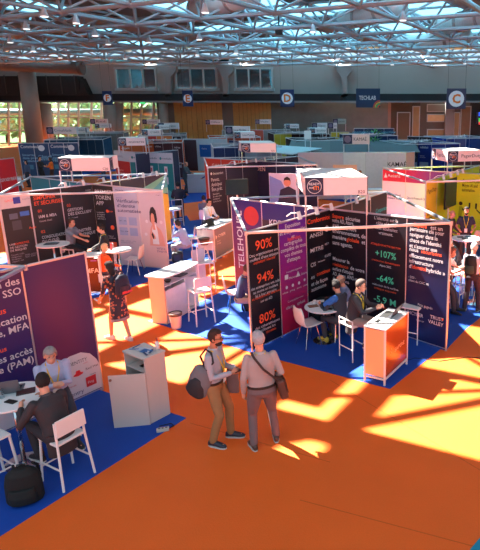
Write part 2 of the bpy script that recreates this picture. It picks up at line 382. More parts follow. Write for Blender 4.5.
for i in range(-14, 16):
    for j in range(-14, 16):
        p = cellpts(i, j); c = (p[0]+p[2])/2
        if not inhall(c, 2): continue
        cl = [[clear(O+A*(i+(a_+.5)/NS)+B*(j+(b2+.5)/NS)) for b2 in range(NS)] for a_ in range(NS)]
        if not any(any(r_) for r_ in cl):
            (lite if lightcell(i, j, c) else dk).prism(p, ZR, ZR+.1); continue
        for a_ in range(NS):
            for b2 in range(NS):
                if not cl[a_][b2]: dk.prism(cellpts(i, j, a_/NS, (a_+1)/NS, b2/NS, (b2+1)/NS), ZR, ZR+.1)
        bars.prism(cellpts(i, j, -.03, .03), ZR-.2, ZR+.2); bars.prism(cellpts(i, j, 0, 1, -.03, .03), ZR-.2, ZR+.2)  # bars here added out of view to break the sunlight into patches
        for t in (.5,): bars.prism(cellpts(i, j, t-.018, t+.018), ZR-.1, ZR+.1)
        for t in (.5,): bars.prism(cellpts(i, j, 0, 1, t-.022, t+.022), ZR-.1, ZR+.1)
        q0, q1 = p[0], p[2]; bars.tube([(q0.x, q0.y, ZR-.3), (q1.x, q1.y, ZR-.3)], .12, 6)
st(dk.build('ceiling', deckm)); st(bars.build('trim_7', mat((150, 160, 165), .5)))
tm_ = bpy.data.materials.new('diffusing_glass'); tm_.use_nodes = True; tn = tm_.node_tree.nodes; tb_ = tn.new('ShaderNodeBsdfTranslucent'); tb_.inputs[0].default_value = (.24, .42, .52, 1)
tm_.node_tree.links.new(tb_.outputs[0], tn['Material Output'].inputs[0]); st(lite.build('window_20', tm_))
# curved perforated baffles hung under part of the deck
PERF = mat((176, 160, 158), .8, 0, .12, 3)
bf = MB()
for i in range(-14, 16):
    for j in range(-14, 16):
        c = O+A*(i+.5)+B*(j+.5)
        if i % 3 != 1 or lightcell(i, j, c) or clear(c): continue
        if not inhall(c) or c.y < 24: continue
        pts = []
        for k in range(7):
            t = k/6; q = O+A*(i+.08+.84*t)+B*j; q2 = O+A*(i+.08+.84*t)+B*(j+1); z = ZR-.15-.55*math.sin(math.pi*t)
            pts.append((q, q2, z))
        for k in range(6):
            (q, q2, z), (r_, r2, z2) = pts[k], pts[k+1]
            bf.add([(q.x, q.y, z), (q2.x, q2.y, z), (r2.x, r2.y, z2), (r_.x, r_.y, z2), (q.x, q.y, z+.04), (q2.x, q2.y, z+.04), (r2.x, r2.y, z2+.04), (r_.x, r_.y, z2+.04)], [(0, 1, 2, 3), (4, 7, 6, 5), (0, 4, 5, 1), (2, 6, 7, 3), (1, 5, 6, 2), (3, 7, 4, 0)])
st(bf.build('ceiling_baffle', PERF))
TUBE = mat((168, 176, 184), .4, .3, .05)
sf = MB(); sf2 = MB()
for i in range(-14, 16):
    for j in range(-14, 16):
        n = O+A*i+B*j
        if not inhall(n): continue
        a = Vector((n.x, n.y, ZC))
        for D in (A, B):
            m_ = n+D
            if inhall(m_): sf.tube([a, (m_.x, m_.y, ZC)], .13, 6)
        for s, t in ((.5, .5), (-.5, .5), (.5, -.5), (-.5, -.5)):
            m_ = n+A*s+B*t; sf2.tube([a, (m_.x, m_.y, ZC+1.9)], .085, 5)
        for D in (A, B):
            m_ = n+(A+B)*.5; q = m_+D
            if inhall(q): sf2.tube([(m_.x, m_.y, ZC+1.9), (q.x, q.y, ZC+1.9)], .10, 5)
        sf.ell(a, (.22, .22, .22), 8, 5)
st(sf.build('trim_8', TUBE, fix=False)); st(sf2.build('trim_9', TUBE, fix=False))
# hanging high-bay lamps
lampm = mat((235, 240, 240), .4, emit=1.6)
def bay(p):
    e = empty('high_bay_lamp', p, 0, 'small white high-bay lamp hanging under the roof frame', 'lamp', 'high-bay lamps hanging under the roof frame')
    MB().tube([(0, 0, .1), (0, 0, 1.0)], .03, 6).build('hanger', TUBE, e)
    MB().rings([(0, 0, .35, .12, .12), (0, 0, .12, .2, .2), (0, 0, -.15, .34, .34), (0, 0, -.2, .34, .34)], 14).build('lamp_shade', mat((190, 195, 200), .4), e, smooth=True)
    MB().rings([(0, 0, -.21, .31, .31), (0, 0, -.25, .28, .28)], 14).build('diffuser', lampm, e); e.scale = (.62, .62, .8); return e
lp0 = None
for k, (u, v) in enumerate([(76, 20), (26, 26), (44, 13), (108, 42), (95, 33), (125, 57), (10, 40), (33, 49), (149, 40), (205, 9), (199, 37), (236, 51), (280, 49), (313, 29), (197, 53), (381, 55), (338, 57), (428, 54), (60, 56), (230, 62), (262, 61), (348, 46), (392, 63), (465, 62), (403, 17)]):
    p = at(u, v, ZC-.45)
    if lp0 is None: lp0 = bay(p)
    else: c = copy_tree(lp0); c.location = p
# ducts in the roof at the right
for i, (a, b_, lab) in enumerate([((196, 10), (250, -6), 'pinkish round air duct inside the roof frame, above the middle'), ((340, 22), (400, 6), 'large white round air duct inside the roof frame, right of centre'), ((440, 26), (500, 14), 'white round air duct inside the roof frame at the far right'), ((395, 44), (470, 38), 'low white duct inside the roof frame, farther back on the right')]):
    p, q = at(a[0], a[1], 11.1), at(b_[0], b_[1], 11.1); e = empty('air_duct', p, 0, lab, 'duct')
    d = q-p; MB().tube([(0, 0, 0), d], .7, 20).build('duct_pipe', mat((214, 208, 206), .5, .1), e, smooth=True)
    for t in (.02, .35, .7): MB().tube([d*t, d*(t+.04)], .75, 20).build('clamp_ring', mat((170, 150, 145), .5), e)
sp = tag(MB().box((0, 0, 0), (.5, .3, .6)).box((0, 0, .6), (.1, .1, .8)).box((0, 0, .2), (1.2, .1, .1)).build('rigged_speaker', BLACK), 'small black speaker bracket hanging from the roof frame near the middle', 'speaker'); sp.location = at(279, 30, 10.)

# ------------------------------------------------------------------ hanging banners on the band
def banner(px, y, body, label, col=(28, 46, 92), disc=True):
    a = aty(px[0], px[2], y); b_ = aty(px[1], px[3], y); W = b_.x-a.x; H = a.z-b_.z
    e = empty('hanging_banner', ((a.x+b_.x)/2, y, (a.z+b_.z)/2), 0, label, 'banner')
    MB().box((0, 0, 0), (W, .05, H)).build('banner_sheet', mat(col, .7), e)
    for s in (-1, 1): MB().tube([(s*W*.45, 0, H/2), (s*W*.45, 0, 10-(a.z+b_.z)/2)], .012, 4).build('wire', BLACK, e)
    if disc:
        MB().tube([(0, -.03, 0), (0, -.05, 0)], min(W, H)*.40, 28).build('disc', mat((246, 242, 246), .7), e)
        lettering(body, H*.60, mat((236, 120, 40), .7), e, (0, -.065, -.02*H), align='CENTER', bold=.035)
    return e, W, H
banner((102, 113, 91, 105), 60, 'F', 'small navy hanging banner with an F in a white disc at the left')
banner((182, 193.5, 90.5, 106.5), 54, 'E', 'navy hanging banner with an orange E in a white disc')
banner((280, 294.5, 89.5, 107), 50, 'D', 'navy hanging banner with an orange D in a white disc')
banner((447, 465.5, 88.5, 109), 44, 'C', 'navy hanging banner with an orange C in a white disc, at the right', (62, 58, 86))
e, W, H = banner((356, 380, 88.5, 107.5), 46, '', 'wide dark blue hanging banner with white letters and a small rainbow in its corner', (26, 50, 84), False)
lettering('TECHLAB', H*.30, TXT, e, (-.05, -.04, 0), align='CENTER', bold=.02, width=W*.7)
for k, c in enumerate(((230, 70, 60), (240, 180, 60), (90, 190, 110), (240, 90, 50))):
    r0, r1 = H*(.38-.08*k), H*(.33-.08*k); poly = []
    for s in range(9): an = math.pi/2+math.pi/2*s/8; poly.append((W/2+r0*math.cos(an), -H/2+r0*math.sin(an)))
    for s in range(8, -1, -1): an = math.pi/2+math.pi/2*s/8; poly.append((W/2+r1*math.cos(an), -H/2+r1*math.sin(an)))
    MB().plate(poly, -.045, -.03).build('rainbow_arc', mat(c, .6), e)
st(back('trim_30', (446, 460), (102, 108), DARK, .1, YB-.1))
ex = tag(back('exit_sign', (140, 145), (102, 104), mat((60, 190, 110), .5, emit=1.2), .1, 70), 'tiny green exit sign below the dark band at the left', 'sign')

# ------------------------------------------------------------------ stand walls
LOGO_RING = mat((238, 236, 240), .6)
def post(parent, x, h, y=0, r=.022, z0=0):
    return MB().tube([(x, y, z0), (x, y, h)], r, 8).build('post', ALU, parent)
def deco(items, par, x0, W, H, face=-1):
    """printed matter on one panel; x,z in 0..1 of the panel; sub-parts of the panel"""
    k = 0
    for it in items:
        k += 1; off = -.019-.0012*k; kind = it[0]
        if kind == 't':
            _, body, size, m, x, z = it[:6]; al = it[6] if len(it) > 6 else 'LEFT'; wd = it[7] if len(it) > 7 else None
            rot = (math.pi/2, 0, 0)
            if len(it) > 8 and it[8]: rot = (math.pi/2, -math.pi/2, 0)
            lettering(body, size, m, par, (x0+x*W, off, z*H), rot, al, .010 if size > .1 else 0, width=wd)
        elif kind == 'r':
            _, a, b, c, d, m = it; MB().box((x0+(a+c)/2*W, off+.0004, (b+d)/2*H), ((c-a)*W, .001, (d-b)*H)).build('printed_block', m, par)
        elif kind == 'c':
            _, a, b, r, m = it; MB().tube([(x0+a*W, off+.001, b*H), (x0+a*W, off, b*H)], r, 28).build('printed_disc', m, par)
        elif kind == 'p':
            _, poly, m = it; MB().plate([(x0+a*W, b*H) for a, b in poly], off, off+.001).build('printed_shape', m, par)
def wall(p0, p1, n, label, panels, h0=2.5, h1=2.5, splits=None, group=None, endpost=True, name='partition_wall'):
    """partition of n panels from p0 (left as seen) to p1; panels = list of (material, items, back material)"""
    p0 = Vector((p0[0], p0[1], 0)); p1 = Vector((p1[0], p1[1], 0)); L = (p1-p0).length
    e = empty(name, p0, ang(p0, p1), label, 'wall', group)
    sp = splits or [i/n for i in range(n+1)]
    hh = lambda x: h0+(h1-h0)*x/L
    for i in range(n):
        a, b = sp[i]*L, sp[i+1]*L; m, items = panels[i % len(panels)][:2]
        pn = MB().plate([(a+.015, .06), (b-.015, .06), (b-.015, hh(b)-.03), (a+.015, hh(a)-.03)], -.018, .018).build('panel', m, e)
        deco(items, pn, a, b-a, hh((a+b)/2))
    for i in range(n+1):
        if i == n and not endpost: continue
        x = sp[i]*L; post(e, x, hh(x))
    MB().tube([(0, 0, h0-.02), (L, 0, h1-.02)], .024, 6).build('top_rail', ALU, e)
    MB().tube([(0, 0, .05), (L, 0, .05)], .02, 6).build('bottom_rail', ALU, e)
    return e
def beam(p, q, label, h0=2.5, h1=2.5, r=.03):
    p = Vector((p[0], p[1], h0-.03)); q = Vector((q[0], q[1], h1-.03)); e = empty('stand_beam', p, ang(p, q), label, 'beam'); L = (q-p).length
    sl = math.asin((q.z-p.z)/L)
    MB().box((L/2, 0, 0), (L, .05, .05), None).build('beam_tube', ALU, e, bevel=.006).rotation_euler = (0, -sl, 0)
    for x in (0, L): MB().tube([(x, 0, -.05+(q.z-p.z)*x/L), (x, 0, .035+(q.z-p.z)*x/L)], .035, 8).build('joint', ALU, e)
    return e
def spots(p, q, ts, h, label, group, side=-1):
    p = Vector((p[0], p[1], h)); q = Vector((q[0], q[1], h)); d = (q-p)
    n = Vector((d.y, -d.x, 0)).normalized()*(-side)
    first = None
    for t in ts:
        if first is None:
            e = empty('arm_spotlight', p+d*t, ang(p, q), label, 'spotlight', group); s = -1 if side < 0 else 1
            MB().tube([(0, 0, 0), (0, s*.12, .08), (0, s*.34, .10)], .012, 6).build('arm', WPLAS, e)
            MB().tube([(0, s*.30, .13), (0, s*.34, -.03)], [.036, .046], 12).build('lamp_head', WPLAS, e, smooth=False)
            first = e
        else:
            c = copy_tree(first); c.location = p+d*t
def header(Bc, dirs, label, sign, small='', z0=2.93, z1=3.30, top=True, arm=.95, logoface=0, foot=2.5, cor=None):
    """square sign box on four posts over a stand's centre; dirs = four arm unit vectors, corners in order"""
    B3 = Vector((Bc[0], Bc[1], 0)); e = empty('overhead_sign', B3, 0, label, 'sign')
    c = [Vector((d[0], d[1], 0))*arm for d in dirs] if not cor else [Vector((x-B3.x, y-B3.y, 0)) for x, y in (cor[0], cor[1], (2*B3.x-cor[0][0], 2*B3.y-cor[0][1]), (2*B3.x-cor[1][0], 2*B3.y-cor[1][1]))]
    for p in c: MB().tube([p+Vector((0, 0, foot)), p+Vector((0, 0, z0))], .022, 8).build('post', ALU, e)
    for i in range(4):
        a, b = c[i], c[(i+1) % 4]; L = (b-a).length
        f = MB().box((L/2, 0, (z0+z1)/2), (L-.01, .02, z1-z0)).build('sign_face', PINKW, e); f.location = a; f.rotation_euler = (0, 0, ang(a, b))
        H = z1-z0
        MB().box((H*.5, -.014, (z0+z1)/2), (H*1.0, .012, H*.98)).build('logo_plate', NAVY, f)
        zc = (z0+z1)/2
        ring = MB(); n = 24; r1, r2 = H*.40, H*.37
        v = []; fc = []
        for k in range(n):
            an = 2*math.pi*k/n
            v += [(H*.5+r1*math.cos(an), -.0225, zc+r1*math.sin(an)), (H*.5+r2*math.cos(an), -.0225, zc+r2*math.sin(an))]
            fc.append((2*k, 2*k+1, (2*k+3) % (2*n), (2*k+2) % (2*n)))
        ring.add(v, fc); ring.build('logo_ring', TXT, f, fix=False)
        if i == logoface or i == (logoface+3) % 4:
            lettering('READY', H*.20, TXT, f, (H*.5, -.023, zc+H*.13), align='CENTER', bold=.02)
            lettering('FOR', H*.14, TXT, f, (H*.34, -.023, zc-H*.08), align='CENTER', bold=.02)
            lettering('IT!', H*.28, mat((240, 130, 50), .6), f, (H*.60, -.023, zc-H*.10), align='CENTER', bold=.03)
            if sign: lettering(sign, H*.42, mat((60, 56, 60), .6), f, (H*1.15+(L-H*1.15)/2, -.016, zc), align='CENTER', width=min((L-H)*.8, H*.32*len(sign)))
            if small: lettering(small, H*.26, mat((60, 50, 50), .6), f, (L-.04, -.016, z0+H*.16), align='RIGHT')
    if top: MB().add([c[0]+Vector((0, 0, z1)), c[1]+Vector((0, 0, z1)), c[2]+Vector((0, 0, z1)), c[3]+Vector((0, 0, z1)), c[0]+Vector((0, 0, z1-.01)), c[1]+Vector((0, 0, z1-.01)), c[2]+Vector((0, 0, z1-.01)), c[3]+Vector((0, 0, z1-.01))],
                     [(0, 1, 2, 3), (7, 6, 5, 4), (0, 4, 5, 1), (1, 5, 6, 2), (2, 6, 7, 3), (3, 7, 4, 0)]).build('sign_top', WHITE, e)
    return e
def unit(p, q): d = Vector((q[0]-p[0], q[1]-p[1])); return d.normalized()
T = lambda *a: ('t',)+a
# ---- central stand (S)
SA, SB, SC_, SP, STT = at(252.5, 352), at(330, 208.3, 2.5), at(445.8, 350.8), at(386.5, 191, 2.5), at(231, 197.7, 2.5)
BLKP = mat((24, 18, 28), .4, 0, .1)
wall(SA, SB, 3, 'black and purple wall with orange 90%, 94% and 80% figures, middle stand', [
    (BLKP, [T('90%', .27, TORG, .5, .86, 'CENTER', .46), T('Des organisations ont\nsouffert d’une attaque', .085, TXT, .5, .775, 'CENTER', .80), T('exploitant l’identité', .085, TORG, .5, .73, 'CENTER', .6),
            T('94%', .27, TORG, .5, .59, 'CENTER', .46), T('des entreprises ont subi\nau moins un incident\nlié à leur annuaire', .085, TXT, .5, .49, 'CENTER', .80), T('et mouvements latéraux', .08, TORG, .5, .44, 'CENTER', .78), T('sur un AD', .08, TXT, .5, .40, 'CENTER'),
            T('80%', .27, TORG, .5, .25, 'CENTER', .46), T('des cyberattaques\nutilisent les', .085, TXT, .5, .17, 'CENTER', .7), T('identités', .085, TORG, .6, .12, 'CENTER')]),
    (gmat((196, 30, 60), (92, 34, 150), 90, .4), [T('Exposition\net analyse rapides\net', .12, TXT, .5, .90, 'CENTER', .8), T('hybrides,', .12, TORG, .55, .835, 'CENTER'), T('cartographie\ncomplète de tous\nvos chemins\nd’attaque.', .12, TXT, .5, .73, 'CENTER', .78),
            T('Annuaires supportés', .06, TXT, .5, .56, 'CENTER', .5), ('r', .15, .50, .27, .54, TXT), T('Microsoft', .07, TXT, .3, .50), ('p', [(.55, .49), (.63, .54), (.71, .49)], TXT), T('Azure', .08, TXT, .74, .50),
            ('c', .2, .43, .035, TXT), ('c', .42, .43, .035, TXT), ('c', .65, .43, .035, TXT), ('c', .86, .44, .03, TXT), T('okta  ping  aws  one', .06, TXT, .5, .39, 'CENTER', .8), T('Compatible avec', .055, TXT, .5, .30, 'CENTER', .5), T('elastic   splunk', .10, TXT, .5, .25, 'CENTER', .62)]),
    (BLKP, [T('Conformité', .15, TORG, .5, .93, 'CENTER', .8), T('ANSSI', .13, TXT, .12, .80, 'LEFT', .45), ('c', .82, .83, .07, TXT), T('MITRE', .13, TXT, .12, .67, 'LEFT', .45), T('NIST', .07, TXT, .72, .69), T('CIS', .13, TXT, .12, .54, 'LEFT'), T('Benchmarks', .05, TXT, .42, .55), T('RGPD', .09, TXT, .7, .58),
            T('en', .13, TXT, .12, .43), T('continue', .14, TORG, .35, .44), T('et de façon\nautonome', .13, TXT, .12, .34)])],
    2.44, 2.5)
wall(SB, SC_, 3, 'black wall of three text panels behind the orange counter, with green +107%', [
    (BLKP, [T('Sapere', .13, TORG, .08, .93), T('sécurise', .13, TXT, .45, .93), T('votre AD, Azure,\nAWS et tout votre', .13, TXT, .08, .865, 'LEFT', .72), T('environnement, de\nmanière', .13, TXT, .08, .77), T('globale', .13, TORG, .48, .745), T('et', .13, TXT, .88, .745), T('sans agents.', .13, TXT, .08, .69),
            T('Mesurer la', .12, TXT, .08, .54), T('résistance', .12, TORG, .08, .49), T('de votre', .12, TXT, .58, .49), T('surface d’attaque\nAD, Azure, AWS et\nde toutes vos', .12, TXT, .08, .40, 'LEFT', .75), T('identités', .12, TORG, .08, .31)]),
    (BLKP, [T('L’identité est la\ncible n°1 des\nvous souhaitez\nvraiment.', .10, TXT, .5, .90, 'CENTER', .62), T('ATTAQUES SUR ACTIVE DIRECTORY', .06, TORG, .5, .74, 'CENTER', .8),
            T('+107%', .20, TGRN, .5, .665, 'CENTER', .55), T('croissance des attaques', .065, TORG, .5, .605, 'CENTER', .75), T('depuis 2022', .065, TXT, .5, .57, 'CENTER'), T('-64%', .20, TGRN, .5, .455, 'CENTER', .45), T('réduction de la surface', .06, TXT, .5, .395, 'CENTER', .7), T('critique exposée', .06, TORG, .5, .365, 'CENTER', .6),
            T('-5,9 M', .20, TGRN, .5, .27, 'CENTER', .6), T('coût moyen d’une', .06, TORG, .5, .21, 'CENTER', .6)]),
    (gmat((12, 26, 80), (22, 14, 30), 90, .4), [T('« Sapere', .115, TORG, .08, .94), T('est un', .115, TXT, .56, .94), T('partenaire clé pour\nnaviguer dans le\nchaos de l’identité\net s’assurer que', .115, TXT, .08, .84, 'LEFT', .80), T('nous', .115, TXT, .08, .745), T('sécurisons', .115, TORG, .36, .745), T('efficacement notre\ninfrastructure', .115, TXT, .08, .675, 'LEFT', .8), T('d’', .115, TXT, .08, .61), T('identité', .115, TORG, .15, .61), T('hybride »', .115, TXT, .5, .61),
            T('- DSI -\nclient du CAC 40', .07, TXT, .08, .51), T('Prix gagnés', .08, TXT, .5, .315, 'CENTER'), T('INCYBER', .105, TXT, .06, .23, 'LEFT', .4), T('STARTUP', .045, TXT, .30, .185), T('TRUST\nVALLEY', .105, TXT, .94, .225, 'RIGHT', .36), ('c', .92, .25, .02, TORG)])],
    2.5, 2.62, [0, .345, .68, 1])
BLU = mat((20, 24, 84), .4, 0, .1)
wall(STT, SB, 3, 'deep blue and purple wall with a red ball and vertical white lettering', [
    (gmat((150, 40, 60), (24, 26, 110), 90, .4), [T('TELEHOUSE', .27, TXT, .26, .28, 'LEFT', 1.5, True), ('c', .66, .84, .24, mat((206, 48, 50), .5))]),
    (gmat((40, 24, 60), (26, 26, 110), 90, .4), [('r', .0, .0, .75, .82, mat((50, 24, 44), .5)), T('KDDI', .20, TXT, .22, .80), ('p', [(.70, .78), (.76, .83), (.82, .78)], mat((220, 40, 60), .5)), T('Telehouse', .17, TXT, .22, .71)]),
    (gmat((70, 30, 130), (30, 26, 96), 90, .4), [('r', .05, .15, .95, .75, mat((80, 26, 90), .5))])])
wall(SB, SP, 3, 'dark grey wall behind the middle stand, teal lettering on its last panel', [(mat((44, 44, 50), .5), []), (mat((44, 44, 50), .5), []), (mat((52, 52, 58), .5), [T('Corporate', .16, mat((60, 200, 190), .5), .3, .82)])])
beam(SA, SC_, 'long pink-lit metal beam crossing in front of the middle stand', 2.44, 2.62)
beam(SC_, SP, 'pale blue metal beam running back from the right end of the middle stand', 2.62, 2.5)
beam(STT, SP, 'metal beam along the back of the middle stand')
beam(STT, SA, 'metal beam down the left side of the middle stand, over the vertical lettering', 2.5, 2.44)
sdirs = [unit(SB, SA), unit(SB, SC_), unit(SB, SP), unit(SB, STT)]
header(SB, sdirs, 'overhead sign box with navy logo plate above the middle stand', '', 'B20', cor=((-1.17, 11.25), (.09, 11.38)))
spots(SA, SP, [.22, .33, .43, .62, .72], 2.52, 'white arm spotlight on the slanting top rail of the middle stand', 'arm spotlights of the middle stand')

# ---- left foreground stand (L)
LE, LJ = at(102.5, 390), at(24.7, 265, 2.44); LJ.z = 0; dL = (LJ-LE).normalized()
PURP = gmat((22, 30, 96), (54, 36, 92), 60, .4, (.35, .45, .7), (112, 44, 82))
PURP2 = gmat((20, 32, 104), (66, 34, 86), 90, .4)
L3 = LE+dL*2.95
WHL = mat((214, 206, 208), .5, 0, .02)
def arc(x0, x1, z0, z1, n=14):
    return [(x0, 0.03)]+[(x0+(x1-x0)*k/n, z0+(z1-z0)*math.sin(math.pi*(.15+.7*k/n))) for k in range(n+1)]+[(x1, 0.03)]
wall(L3, LE, 3, 'purple and blue wall with white partner logos at its foot, left foreground', [
    (PURP2, []),
    (PURP2, [T('Gestion des\naccès - SSO', .15, TXT, .95, .885, 'RIGHT'), T('Et plus', .13, TORG, .70, .76, 'RIGHT'), T('Authentification\nforte, MFA', .15, TXT, .97, .66, 'RIGHT'), T('Sous', .11, TORG, .62, .53, 'RIGHT'), T('Gestion des accès\nà privilège (PAM)', .15, TXT, .97, .44, 'RIGHT'), ('p', [(0, .03), (1, .03), (1, .22), (.8, .215), (.5, .20), (0, .16)], WHL),
             ('p', [(.42, .32), (.45, .32), (.47, .255), (.53, .225), (.60, .225), (.60, .21), (.5, .21), (.44, .24)], mat((150, 160, 200), .5)), T('Microsoft', .10, mat((70, 70, 80), .6), .88, .175, 'RIGHT'), T('ORACLE', .08, mat((190, 50, 60), .6), .35, .11, 'RIGHT'), T('wallix', .09, TNAV, .9, .10, 'RIGHT')]),
    (PURP, [('p', [(0, .03), (1, .03), (1, .20), (.95, .25), (.85, .305), (.7, .335), (.5, .335), (.3, .29), (.12, .225), (0, .18)], WHL), T('IDENTITY', .085, mat((60, 56, 66), .6), .45, .275, 'LEFT', .33), T('DAYS', .03, mat((200, 60, 70), .6), .72, .25),
            ('p', [(.52, .185), (.535, .195), (.565, .20), (.58, .218), (.64, .218), (.655, .20), (.70, .195), (.68, .183), (.6, .178)], mat((220, 40, 50), .5)), T('Red Hat', .06, mat((40, 38, 44), .6), .74, .205, 'LEFT', .22), T('Identity', .035, mat((90, 90, 96), .6), .80, .155),
            ('r', .72, .075, .90, .145, mat((196, 40, 50), .5)), T('Ping', .065, TXT, .745, .105), T('entrust', .05, mat((190, 60, 60), .6), .40, .125), T('entry', .10, TNAV, .44, .065)])], 2.44, 2.44)
beam(LJ+Vector((.1, -2.4, 0)), LJ, 'metal beam running out of the picture at the left foreground', 2.44, 2.44)
beam(LJ+Vector((-3.2, .45, 0)), LJ, 'thin metal beam leaving the picture at the left edge above the purple wall', 2.44, 2.44)

# ---- left middle stand (V)
VB, VC, VP = at(91.7, 183.5, 2.5), at(169.2, 270), at(165.8, 173, 2.5); VT = at(30.5, 176, 2.5); VA = at(-3, 194.5, 2.5)
for p in (VB, VP, VT, VA): p.z = 0
GRYP = mat((40, 38, 40), .45, 0, .1); LILAC = gmat((222, 196, 198), (176, 186, 214), 90, .4)
wall(VA, VB, 3, 'dark grey wall with orange headline about simplifying, left middle stand', [
    (mat((206, 200, 202), .5), [T('GROUP', .09, TORG, .18, .92), ('r', .45, .88, .68, .95, mat((40, 60, 160), .5)), T('kaptiva', .08, TGRY, .74, .92), ('r', .04, .05, .96, .84, GRYP), ('r', .25, .72, .52, .78, mat((90, 100, 120), .5)), ('r', .6, .74, .9, .79, mat((60, 110, 190), .5)), ('r', .3, .6, .6, .7, mat((70, 72, 80), .5)), T('Aqua', .09, TORG, .82, .60),
            T('UNE', .08, TXT, .1, .45), T('EXPERTISE', .08, TORG, .28, .45), T('DE GESTION\nDE RISQUES', .08, TXT, .1, .40), T('Conseil, audit,\nintégration,\nformation,\nsupport, run', .06, TGRY, .1, .30), T('Audit, pentest\nSOC, CERT', .06, TGRY, .55, .30), T('NOS', .08, TXT, .1, .19), T('CONTRÔLES', .08, TORG, .3, .19), T('D’ACCÈS\nAUDITS', .07, TGRY, .1, .12)]),
    (GRYP, [T('SIMPLIFIER\nET SÉCURISER', .15, TORG, .10, .88, 'LEFT', .82), T('01', .12, TORG, .18, .765), T('IAM & MBA', .12, TXT, .18, .70, 'LEFT', .5), T('Conseil, IDaaS', .06, TXT, .18, .65), T('02', .12, TORG, .18, .53), T('CONSOLIDATION\nDU CLOUD', .12, TXT, .18, .44, 'LEFT', .75)]),
    (GRYP, [T('inwebo', .06, TXT, .75, .93), T('03', .12, TORG, .12, .78), T('GESTION\nDES EXCLUSIV', .12, TXT, .12, .70, 'LEFT', .72), T('Conformité', .06, TXT, .12, .63), T('04', .12, TORG, .14, .52), T('ADMINISTRÉE\nÉLECTRONIQUE', .12, TXT, .14, .44, 'LEFT', .74)])], splits=[0, .30, .63, 1])
wall(VB, VC, 3, 'wall with a lilac advertisement of a woman holding a phone, left middle stand', [
    (GRYP, [T('PREMIER\nTOKEN\nAPP', .17, TXT, .12, .84, 'LEFT', .62), T('La plateforme qui\nprotège vos accès\nà distance,\nsans mot de passe', .065, TXT, .10, .62), ('r', .48, .05, .96, .76, mat((34, 34, 52), .5)), ('c', .62, .68, .05, TORG), T('inov', .09, TORG, .68, .68), ('c', .78, .48, .07, TORG), T('Scan et\nconfirmez', .06, TXT, .55, .36), ('r', .55, .22, .9, .30, TORG)]),
    (LILAC, [T('Memority', .07, TNAV, .1, .955), T('Vérification\nd’identité\nautomatisée', .145, mat((52, 50, 110), .6), .10, .765, 'LEFT', .82), T('IDENTITÉ', .05, mat((90, 110, 190), .6), .1, .86),
             ('r', .10, .53, .45, .63, mat((160, 172, 208), .5)), ('r', .54, .53, .88, .63, mat((160, 172, 208), .5)), ('r', .10, .40, .45, .50, mat((160, 172, 208), .5)), ('r', .54, .40, .88, .50, mat((160, 172, 208), .5)),
             T('KYC    AML', .05, TNAV, .14, .58), T('PVID   eIDAS', .05, TNAV, .14, .45), T('RGPD — ISO 27001 — ETSI\nconforme aux exigences', .045, mat((120, 120, 150), .6), .1, .32)]),
    (gmat((236, 200, 192), (196, 190, 206), 90, .4), [T('Les experts', .035, TNAV, .75, .93), 
             ('p', [(.34, .30), (.36, .44), (.42, .52), (.50, .57), (.60, .57), (.72, .54), (.84, .50), (.92, .42), (.96, .30)], mat((226, 168, 152), .6)),
             ('p', [(.46, .32), (.48, .50), (.56, .57), (.64, .57), (.70, .48), (.72, .32)], mat((240, 238, 240), .6)),
             ('p', [(.42, .62), (.44, .72), (.50, .775), (.60, .785), (.69, .74), (.72, .64), (.70, .58), (.62, .60), (.50, .58), (.44, .60)], mat((52, 34, 36), .6)),
             ('p', [(.46, .62), (.48, .68), (.53, .71), (.60, .69), (.62, .62), (.58, .57), (.52, .565), (.48, .58)], mat((226, 158, 134), .6)),
             ('p', [(.52, .50), (.54, .58), (.60, .58), (.62, .50)], mat((226, 158, 134), .6)),
             ('p', [(.44, .45), (.50, .47), (.58, .43), (.60, .39), (.52, .38), (.45, .41)], mat((232, 170, 146), .6)), ('p', [(.44, .44), (.49, .47), (.55, .41), (.50, .38)], mat((30, 28, 40), .4)),
             ('c', .30, .60, .05, mat((230, 220, 226), .5)), ('c', .88, .60, .05, mat((230, 220, 226), .5)), ('c', .22, .44, .05, mat((230, 220, 226), .5)),
             T('VISITEZ LE\nSTAND C30', .085, mat((92, 60, 130), .6), .60, .25, 'LEFT', .34)])], 2.5, 2.4, [0, .31, .65, 1])
wall(VB, VP, 3, 'dark wall with green and yellow triangles at its end, behind the lilac advertisement', [(mat((52, 46, 66), .5), []), (mat((52, 46, 66), .5), []),
    (mat((56, 50, 70), .5), [('p', [(-.6, .78), (1, .985), (1, .72)], mat((130, 190, 160), .5)), ('p', [(-1, .74), (.2, .80), (1, .70), (1, .05), (.2, .05)], mat((238, 180, 60), .5)), ('p', [(.3, .8), (1, .96), (1, .8)], mat((90, 170, 170), .5))])])
TEAL = mat((20, 112, 122), .5, 0, .08)
wall(VT, VB, 3, 'teal blue wall behind the left middle stand', [(TEAL, [T('Hub One', .14, mat((14, 80, 92), .5), .2, .82)])])
beam(VA, VC, 'pink-lit beam crossing in front of the left middle stand', 2.5, 2.4)
beam(VC, VP, 'beam running back beside the triangle-patterned wall end', 2.4, 2.5)
beam(VT, VP, 'pale blue beam along the back of the left middle stand')
beam(VT, VA, 'metal beam slanting down to the left picture edge in front of the teal wall')
header(VB, [unit(VB, VA), unit(VB, VC), unit(VB, VP), unit(VB, VT)], 'overhead sign box with navy logo plate above the left middle stand', '', 'C30', cor=((-8.72, 15.97), (-7.27, 15.97)))
spots(VA, VP, [.30, .40, .52, .68, .78, .88], 2.52, 'white arm spotlight on the top rail of the left middle stand', 'arm spotlights of the left middle stand')

